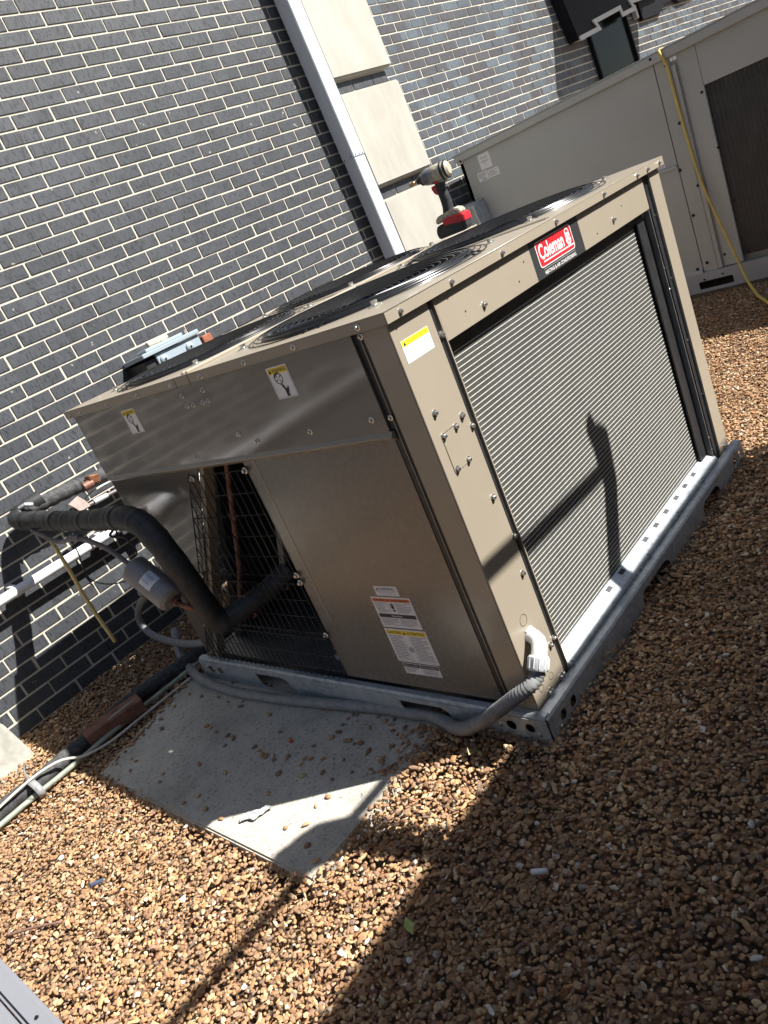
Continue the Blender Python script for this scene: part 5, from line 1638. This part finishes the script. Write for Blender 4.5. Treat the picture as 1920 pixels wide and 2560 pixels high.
# yellow hose
yh_pts = [(X2 + .10, *S2(0.915, 1.640)), (X2 - .01, *S2(0.935, 1.650)), (X2 - .045, *S2(0.925, 1.62)), (X2 - 0.02, *S2(0.912, 1.55)), (X2 - .02, *S2(0.906, 1.38)), (X2 - .02, *S2(0.898, 1.193)), (X2 - .02, *S2(0.889, 1.0)), (X2 - .02, *S2(0.874, 0.826)), (X2 - .03, *S2(0.850, 0.68)),
          (X2 - .04, *S2(0.816, 0.54)), (X2 - .05, *S2(0.768, 0.329))]
yh_pts = [Vector(p_) for p_ in yh_pts] + [Vector((3.82, 0.54, 0.23)), Vector((3.68, 0.46, 0.15)), Vector((3.50, 0.36, 0.125)), Vector((3.30, 0.20, 0.11)), Vector((3.2, -0.2, 0.10)), Vector((3.4, -0.9, 0.12))]
yh = new_obj('yellow_hose', MB().tube(spline(yh_pts, 0.03), 0.0085, 12).mesh('yellow_hose'), M['yellowhose'], None, True)
tag(yh, 'yellow hose hanging over the rooftop unit corner down onto the gravel', 'hose')

# ================================================================== near grey cabinet at the bottom left
nc = empty('grey_cabinet', (-1.7, -0.7, 0))
nc.location = (0, 0, 0)
tag(nc, 'sunlit grey metal cabinet lid cut off by the bottom left corner of the photo', 'cabinet')
MB().box((-2.3, -1.5, 0.0), (-1.285, -0.06, 0.795)).build('body', M['cabinetgrey'], nc, bevel=0.004)
MB().box((-1.2845, -1.5, 0.765), (-1.2605, -0.04, 0.800)).build('lid_edge', M['cabinetgrey'], nc, bevel=0.004, seg=2)
MB().box((-2.3, -1.5, 0.7955), (-1.2885, -0.04, 0.803)).build('lid_panel', M['cabinetgrey'], nc, bevel=0.002)
screws(Face((0, 0, 0.8005), (1, 0, 0), (0, 1, 0), (0, 0, 1)), [(-1.273, -0.37)], nc, BSCREW, 0.25)

# ================================================================== shapes added outside the frame to cast the shadows
sw = empty('shadow_wall', (0, 0, 0))
tag(sw, 'tall grey shadow-casting wall added behind the viewer, outside the photo', 'shadow blocker')
MB().box((-3.2, -2.07, -0.05), (2.85, -1.765, 2.40)).build('shadow_wall_body', M['putty'], sw, bevel=0.01)  # added blocker, height and top edge set by the shadow line on the gravel
MB().box((-3.22, -2.09, 2.40), (2.87, -1.755, 2.42)).build('shadow_wall_top', M['lidgrey'], sw, bevel=0.005)
ov = empty('shadow_pipe', (0, 0, 0))
tag(ov, 'shadow-casting pipe added on arms beside the added wall, outside the photo', 'pipe')
ry = -1.013
MB().tube([(-0.9, ry + 0.07, 1.849), (-0.13, -0.974, 1.849), (0.28, -0.999, 1.849), (0.53, ry, 1.846), (0.69, ry, 1.841), (1.34, ry, 1.807), (1.44, ry, 1.807)], 0.018, 16).build('run', M['galv'], ov, True)  # added pipe, traced back from the thin shadow line
MB().tube([(1.425, ry, 1.965), (1.436, ry, 1.905), (1.440, ry, 1.900), (1.462, ry, 1.862), (1.442, ry, 1.750), (1.287, ry, 1.461), (0.55, ry, 0.0)], 0, 16, True, [0.024, 0.026, 0.036, 0.047, 0.043, 0.042, 0.042]).build('shadow_post', M['galv'], ov, True)  # added post, bent to give the slanted shadow on the coil
MB().prism([(.475, -.934), (.419, -.908), (.384, -.900), (.322, -.874), (.290, -.940), (.306, -.992), (.360, -1.039), (.436, -1.064), (.532, -1.020)], 1.80, 1.90, 'xy').build('shadow_blob', M['galv'], ov, bevel=0.02, seg=3)  # added lump, outline projected back from the blob shadow on the pad
MB().prism([(.415, -1.04), (.520, -1.04), (.565, -1.25), (.70, -1.74), (.60, -1.74), (.455, -1.25)], 1.83, 1.87, 'xy').build('bracket', M['galv'], ov)  # added arm, joins the blob shadow to the wall's shadow

# ================================================================== loose stones on the pad
PEB = [(-0.371,1.514),(-0.572,1.427),(-0.539,1.248),(-0.456,0.973),(-0.460,1.127),(-0.529,1.490),(-0.531,1.452),(-0.259,1.587),(-0.331,1.582),(-0.326,1.639),(-0.305,1.287),(-0.306,1.263),(-0.318,1.210),(-0.318,1.136),(-0.323,1.094),(-0.362,1.100),(-0.104,1.300),(-0.187,1.042),(-0.357,0.824),(-0.343,0.779),(-0.330,0.782),(-0.399,0.753),(-0.247,0.915),(-0.344,0.702),(-0.321,0.710),(-0.314,0.683),(-0.349,0.593),(-0.302,0.638),(-0.266,0.720),(-0.218,0.678),(-0.189,0.672),(-0.216,0.608),(-0.209,0.599),(-0.218,0.574),(-0.207,0.569),(-0.212,0.549),(-0.245,0.499),(-0.229,0.498),(-0.248,0.437),(-0.254,0.423),(-0.320,0.491),(-0.286,0.559),(-0.362,0.538),(-0.381,0.653),(-0.342,0.847),(-0.353,0.891),(-0.353,0.871),(-0.340,0.925),(-0.332,0.960),(-0.570,1.223),(-0.603,1.019),(-0.564,0.990),(-0.594,0.902),(-0.603,0.807),(-0.473,0.721),(-0.420,0.498),(-0.522,0.490),(-0.554,0.548),(-0.460,0.513),(-0.576,0.430),(-0.605,0.365),(-0.183,1.226),(-0.078,1.41),(-0.157,1.247),(-0.175,1.318),(-0.164,1.397),(-0.178,1.502),(-0.181,1.585),(-0.151,1.663),(-0.107,0.79),(-0.112,0.834),(-0.370,1.61),(-0.385,1.60),(-0.399,1.612),(-0.412,1.600),(-0.428,1.60),(-0.449,1.59),(-0.465,1.59),(-0.480,1.585),(-0.352,1.614),(-0.477,1.575),(-0.512,1.57),(-0.053,1.22),(-0.058,1.18),(-0.055,1.255)]
def stone_mesh(k):
    bm = bmesh.new()
    bmesh.ops.create_icosphere(bm, subdivisions=2, radius=0.5)
    r_ = np.random.default_rng(50 + k)
    A = r_.normal(size=(5, 3))
    A /= np.linalg.norm(A, axis=1)[:, None]
    sc = (r_.uniform(.9, 1.35), r_.uniform(.65, .95), r_.uniform(.42, .62))
    for v in bm.verts:
        p_ = np.array(v.co[:])
        for a in A:
            d_ = p_ @ a
            if d_ > 0.36:
                p_ = p_ - a * (d_ - 0.36) * 0.85
        v.co = (p_[0] * sc[0], p_[1] * sc[1], p_[2] * sc[2])
    me = bpy.data.meshes.new('pebble')
    bm.to_mesh(me)
    bm.free()
    for p_ in me.polygons:
        p_.use_smooth = True
    me.materials.append(M['pebble'])
    return me
SM = [stone_mesh(k) for k in range(8)]
extra = []
for k in range(46):   # crumbs along the pad's back and right edges
    t = random.random()
    extra.append((-0.60 + 0.55 * t + random.gauss(0, .012), 1.575 + 0.14 * t + random.gauss(-0.01, .016)))
for k in range(60):
    extra.append((random.uniform(-0.30, -0.09), 0.345 + abs(random.gauss(0, .05))))
for k in range(30):
    extra.append((random.uniform(-0.16, -0.045), random.uniform(0.36, 0.72)))
for k, (x, y) in enumerate(PEB + extra):
    x, y, _z = low(x, y)
    if not inside(PAD, x, y):
        continue
    o = bpy.data.objects.new('pebble', random.choice(SM))
    COL.objects.link(o)
    s_ = random.uniform(0.010, 0.018) if k >= len(PEB) else random.uniform(0.014, 0.022)
    o.location = (x, y, PADZ + s_ * 0.22)
    o.scale = (s_, s_, s_)
    o.rotation_euler = (random.uniform(-.2, .2), random.uniform(-.2, .2), random.uniform(0, 6.28))
    if y < 0.62 and x < -0.25 - 0.0 or y < 0.85 and x < -0.45 - 0.3 * (y - 0.5):
        lb = 'small loose pebble on the front corner part of the concrete pad, by the sunlit patch'
    elif y > 1.52:
        lb = 'small loose pebble along the back edge of the concrete pad beside the ground pipe'
    elif x > -0.27 and y < 0.75:
        lb = 'small loose pebble strewn where the gravel spills onto the pad near the conduit'
    elif x > -0.20:
        lb = 'small loose pebble on the shaded pad close to the conduit and base rail'
    else:
        lb = 'small loose pebble in the shaded middle of the concrete pad'
    tag(o, lb, 'pebble', 'loose pebbles scattered on the concrete pad')

# odd things lying about
def on_ground(x, y): return g(x, y) + 0.006
bt = empty('battery_cell', (-0.913, 1.102, on_ground(-0.913, 1.102) + 0.006))
tag(bt, 'small discarded battery lying on the sunlit gravel', 'battery')
bt.rotation_euler = (0, 0.05, math.atan2(1.086 - 1.118, 0.040))
MB().lathe([(0.001, -0.020), (0.0062, -0.020), (0.0062, 0.014), (0.001, 0.014)], 16, 'x').build('sleeve', M['battery'], bt, True)
MB().lathe([(0.001, 0.0141), (0.0062, 0.0141), (0.0062, 0.022), (0.003, 0.022), (0.003, 0.024), (0.001, 0.024)], 16, 'x').build('tip', M['screw'], bt, True)
# plastic scrap on pad
v, f = [], []
nx, ny = 12, 7
for j in range(ny):
    for i in range(nx):
        u_, w_ = i / (nx - 1), j / (ny - 1)
        prof_ = 0.25 + 0.75 * math.sin(math.pi * min(1, u_ * 0.9 + 0.1)) * (0.8 + 0.2 * math.sin(u_ * 17))
        v.append((0.13 * (u_ - .5), 0.055 * (w_ - .5) * prof_ + 0.006 * math.sin(u_ * 9), 0.004 + 0.005 * abs(math.sin(u_ * 13 + w_ * 7)) + 0.002 * random.random()))
f = [(j * nx + i, j * nx + i + 1, (j + 1) * nx + i + 1, (j + 1) * nx + i) for j in range(ny - 1) for i in range(nx - 1)]
sc_ = new_obj('plastic_scrap', mesh_from('plastic_scrap', v, f), M['foil'], None, False)
sc_.scale = (0.8, 0.8, 1)
sc_.location = low(-0.55, 0.69, 0.001)
sc_.rotation_euler = (0, 0, 2.35 - math.pi)
tag(sc_, 'crumpled grey plastic scrap on the sunlit part of the concrete pad', 'scrap')
oc = new_obj('orange_cap', MB().lathe([(0.001, 0.0), (0.007, 0.0), (0.007, 0.004), (0.005, 0.006), (0.0045, 0.017), (0.001, 0.017)], 16, 'x').mesh('orange_cap'), M['orangecap'], None, True)
oc.location = low(-0.275, 0.822, 0.0065); oc.rotation_euler = (0, 0, 0.9)
tag(oc, 'small orange plastic cap lying on the shaded concrete pad', 'cap')
for (x, y), s_, nm in (((-0.413 + .007, -0.19), 0.0, 'white'),):
    wb = new_obj('white_tube_scrap', MB().lathe([(0.001, -0.019), (0.0065, -0.019), (0.0065, 0.019), (0.001, 0.019)], 12, 'x').mesh('white_tube_scrap'), M['pvcwhite'], None, True)
    wb.location = (x, y, on_ground(x, y) + .006); wb.rotation_euler = (0, 0, -1.15)
    tag(wb, 'short white tube scrap lying on the shaded gravel', 'scrap')
for (x, y), a, s_, lb in (((-0.151, -0.576), .3, .019, 'white stone on the shaded gravel at the far right edge'), ((-0.699, -0.013), 1.2, .017, 'white stone on the shaded gravel near the shadow edge at the left'),
                          ((-0.426, -0.659), 2.2, .019, 'white stone on the shaded gravel near the lower right corner'), ((-0.287, -0.119), .8, .017, 'white stone on the shaded gravel in front of the unit corner'),
                          ((0.375, -0.365), 1.9, .017, 'white stone on the shaded gravel in front of the coil side'), ((-0.912, 1.375), 1.0, .022, 'white stone on the sunlit gravel left of the pad')):
    o = bpy.data.objects.new('white_stone', SM[int(a * 3) % 8].copy())
    o.data.materials.clear(); o.data.materials.append(M['paleStone'])
    COL.objects.link(o)
    o.location = (x, y, on_ground(x, y) + 0.004); o.scale = (s_, s_, s_); o.rotation_euler = (0.2, 0, a)
    tag(o, lb, 'stone')
lv, lfc = [], []
for i in range(9):
    u_ = i / 8
    hw_ = 0.014 * math.sin(math.pi * min(1, u_ * 1.02)) + 0.0005
    lv += [(0.07 * (u_ - .5), -hw_, 0.003 * math.sin(u_ * 6)), (0.07 * (u_ - .5), 0, 0.0), (0.07 * (u_ - .5), hw_, 0.004 * math.sin(u_ * 5))]
for i in range(8):
    for j in range(2):
        lfc.append((i * 3 + j, i * 3 + j + 1, (i + 1) * 3 + j + 1, (i + 1) * 3 + j))
lf_ = new_obj('leaf', mesh_from('leaf', lv, lfc), M['leafgreen'], None, True)
lf_.scale = (.75, .75, 1)
lf_.location = (-0.637, 0.032, on_ground(-.64, .03) + .008); lf_.rotation_euler = (0.1, -0.1, 1.0)
tag(lf_, 'yellow green leaf on the gravel at the shadow edge', 'leaf')
dl = new_obj('leaf', lf_.data.copy(), M['drygrass'], None, True)
dl.data.materials.clear(); dl.data.materials.append(M['drygrass'])
dl.location = (-0.134, 0.17, on_ground(-.134, .17) + .010); dl.rotation_euler = (0.4, 0.3, 0.3); dl.scale = (.8, 1.1, 2)
tag(dl, 'curled straw-coloured leaf on the gravel beside the unit corner', 'leaf')
for pts, r, lb in (([(-1.161, 1.235, 0), (-1.10, 1.15, .004), (-1.05, 1.08, 0)], .004, 'thin reddish twig on the sunlit gravel at the left edge'),
                   ([(-0.911, 0.930, 0), (-0.92, 0.89, .003), (-0.927, 0.851, 0)], .003, 'short brown twig on the sunlit gravel below the pad edge'),
                   ([(-0.563, -0.565, 0), (-0.55, -0.59, .003), (-0.541, -0.615, 0)], .0015, 'thin pale twig on the shaded gravel near the lower edge'),
                   ([(-0.595, -0.235, 0), (-0.585, -0.24, .003), (-0.572, -0.246, 0)], .005, 'short dark stick on the shaded gravel')):
    pts = [(x, y, on_ground(x, y) + .008 + z_) for x, y, z_ in pts]
    pts = [low(*p_, -0.0) if False else p_ for p_ in pts]
    tw = new_obj('twig', MB().tube(spline(pts, 0.01), r, 7).mesh('twig'), M['twig'], None, True)
    tag(tw, lb, 'twig')
gr = MB()
for k in range(14):
    x0, y0 = 0.30 + random.gauss(0, .02), -0.040 + random.gauss(0, .01)
    h_ = random.uniform(.02, .05)
    gr.tube([(x0, y0, on_ground(x0, y0)), (x0 - .01, y0 - random.uniform(0, .02), on_ground(x0, y0) + h_ * .6), (x0 - random.uniform(-.02, .03), y0 - random.uniform(.01, .05), on_ground(x0, y0) + h_)], 0, 4, True, [.0012, .0010, .0004])
o = gr.build('dry_grass', M['drygrass'])
tag(o, 'tuft of dry grass growing against the base rail below the coil', 'grass', kind='stuff')
wd = MB().box((-0.03, 1.72, PADZ + 0.002), (0.03, 1.86, PADZ + 0.022), Matrix.Rotation(0.5, 3, 'Z')).build('wood_scrap', M['wood'], None, bevel=0.002)
tag(wd, 'flat brown wood scrap between the conduit and the left rail end', 'wood scrap')
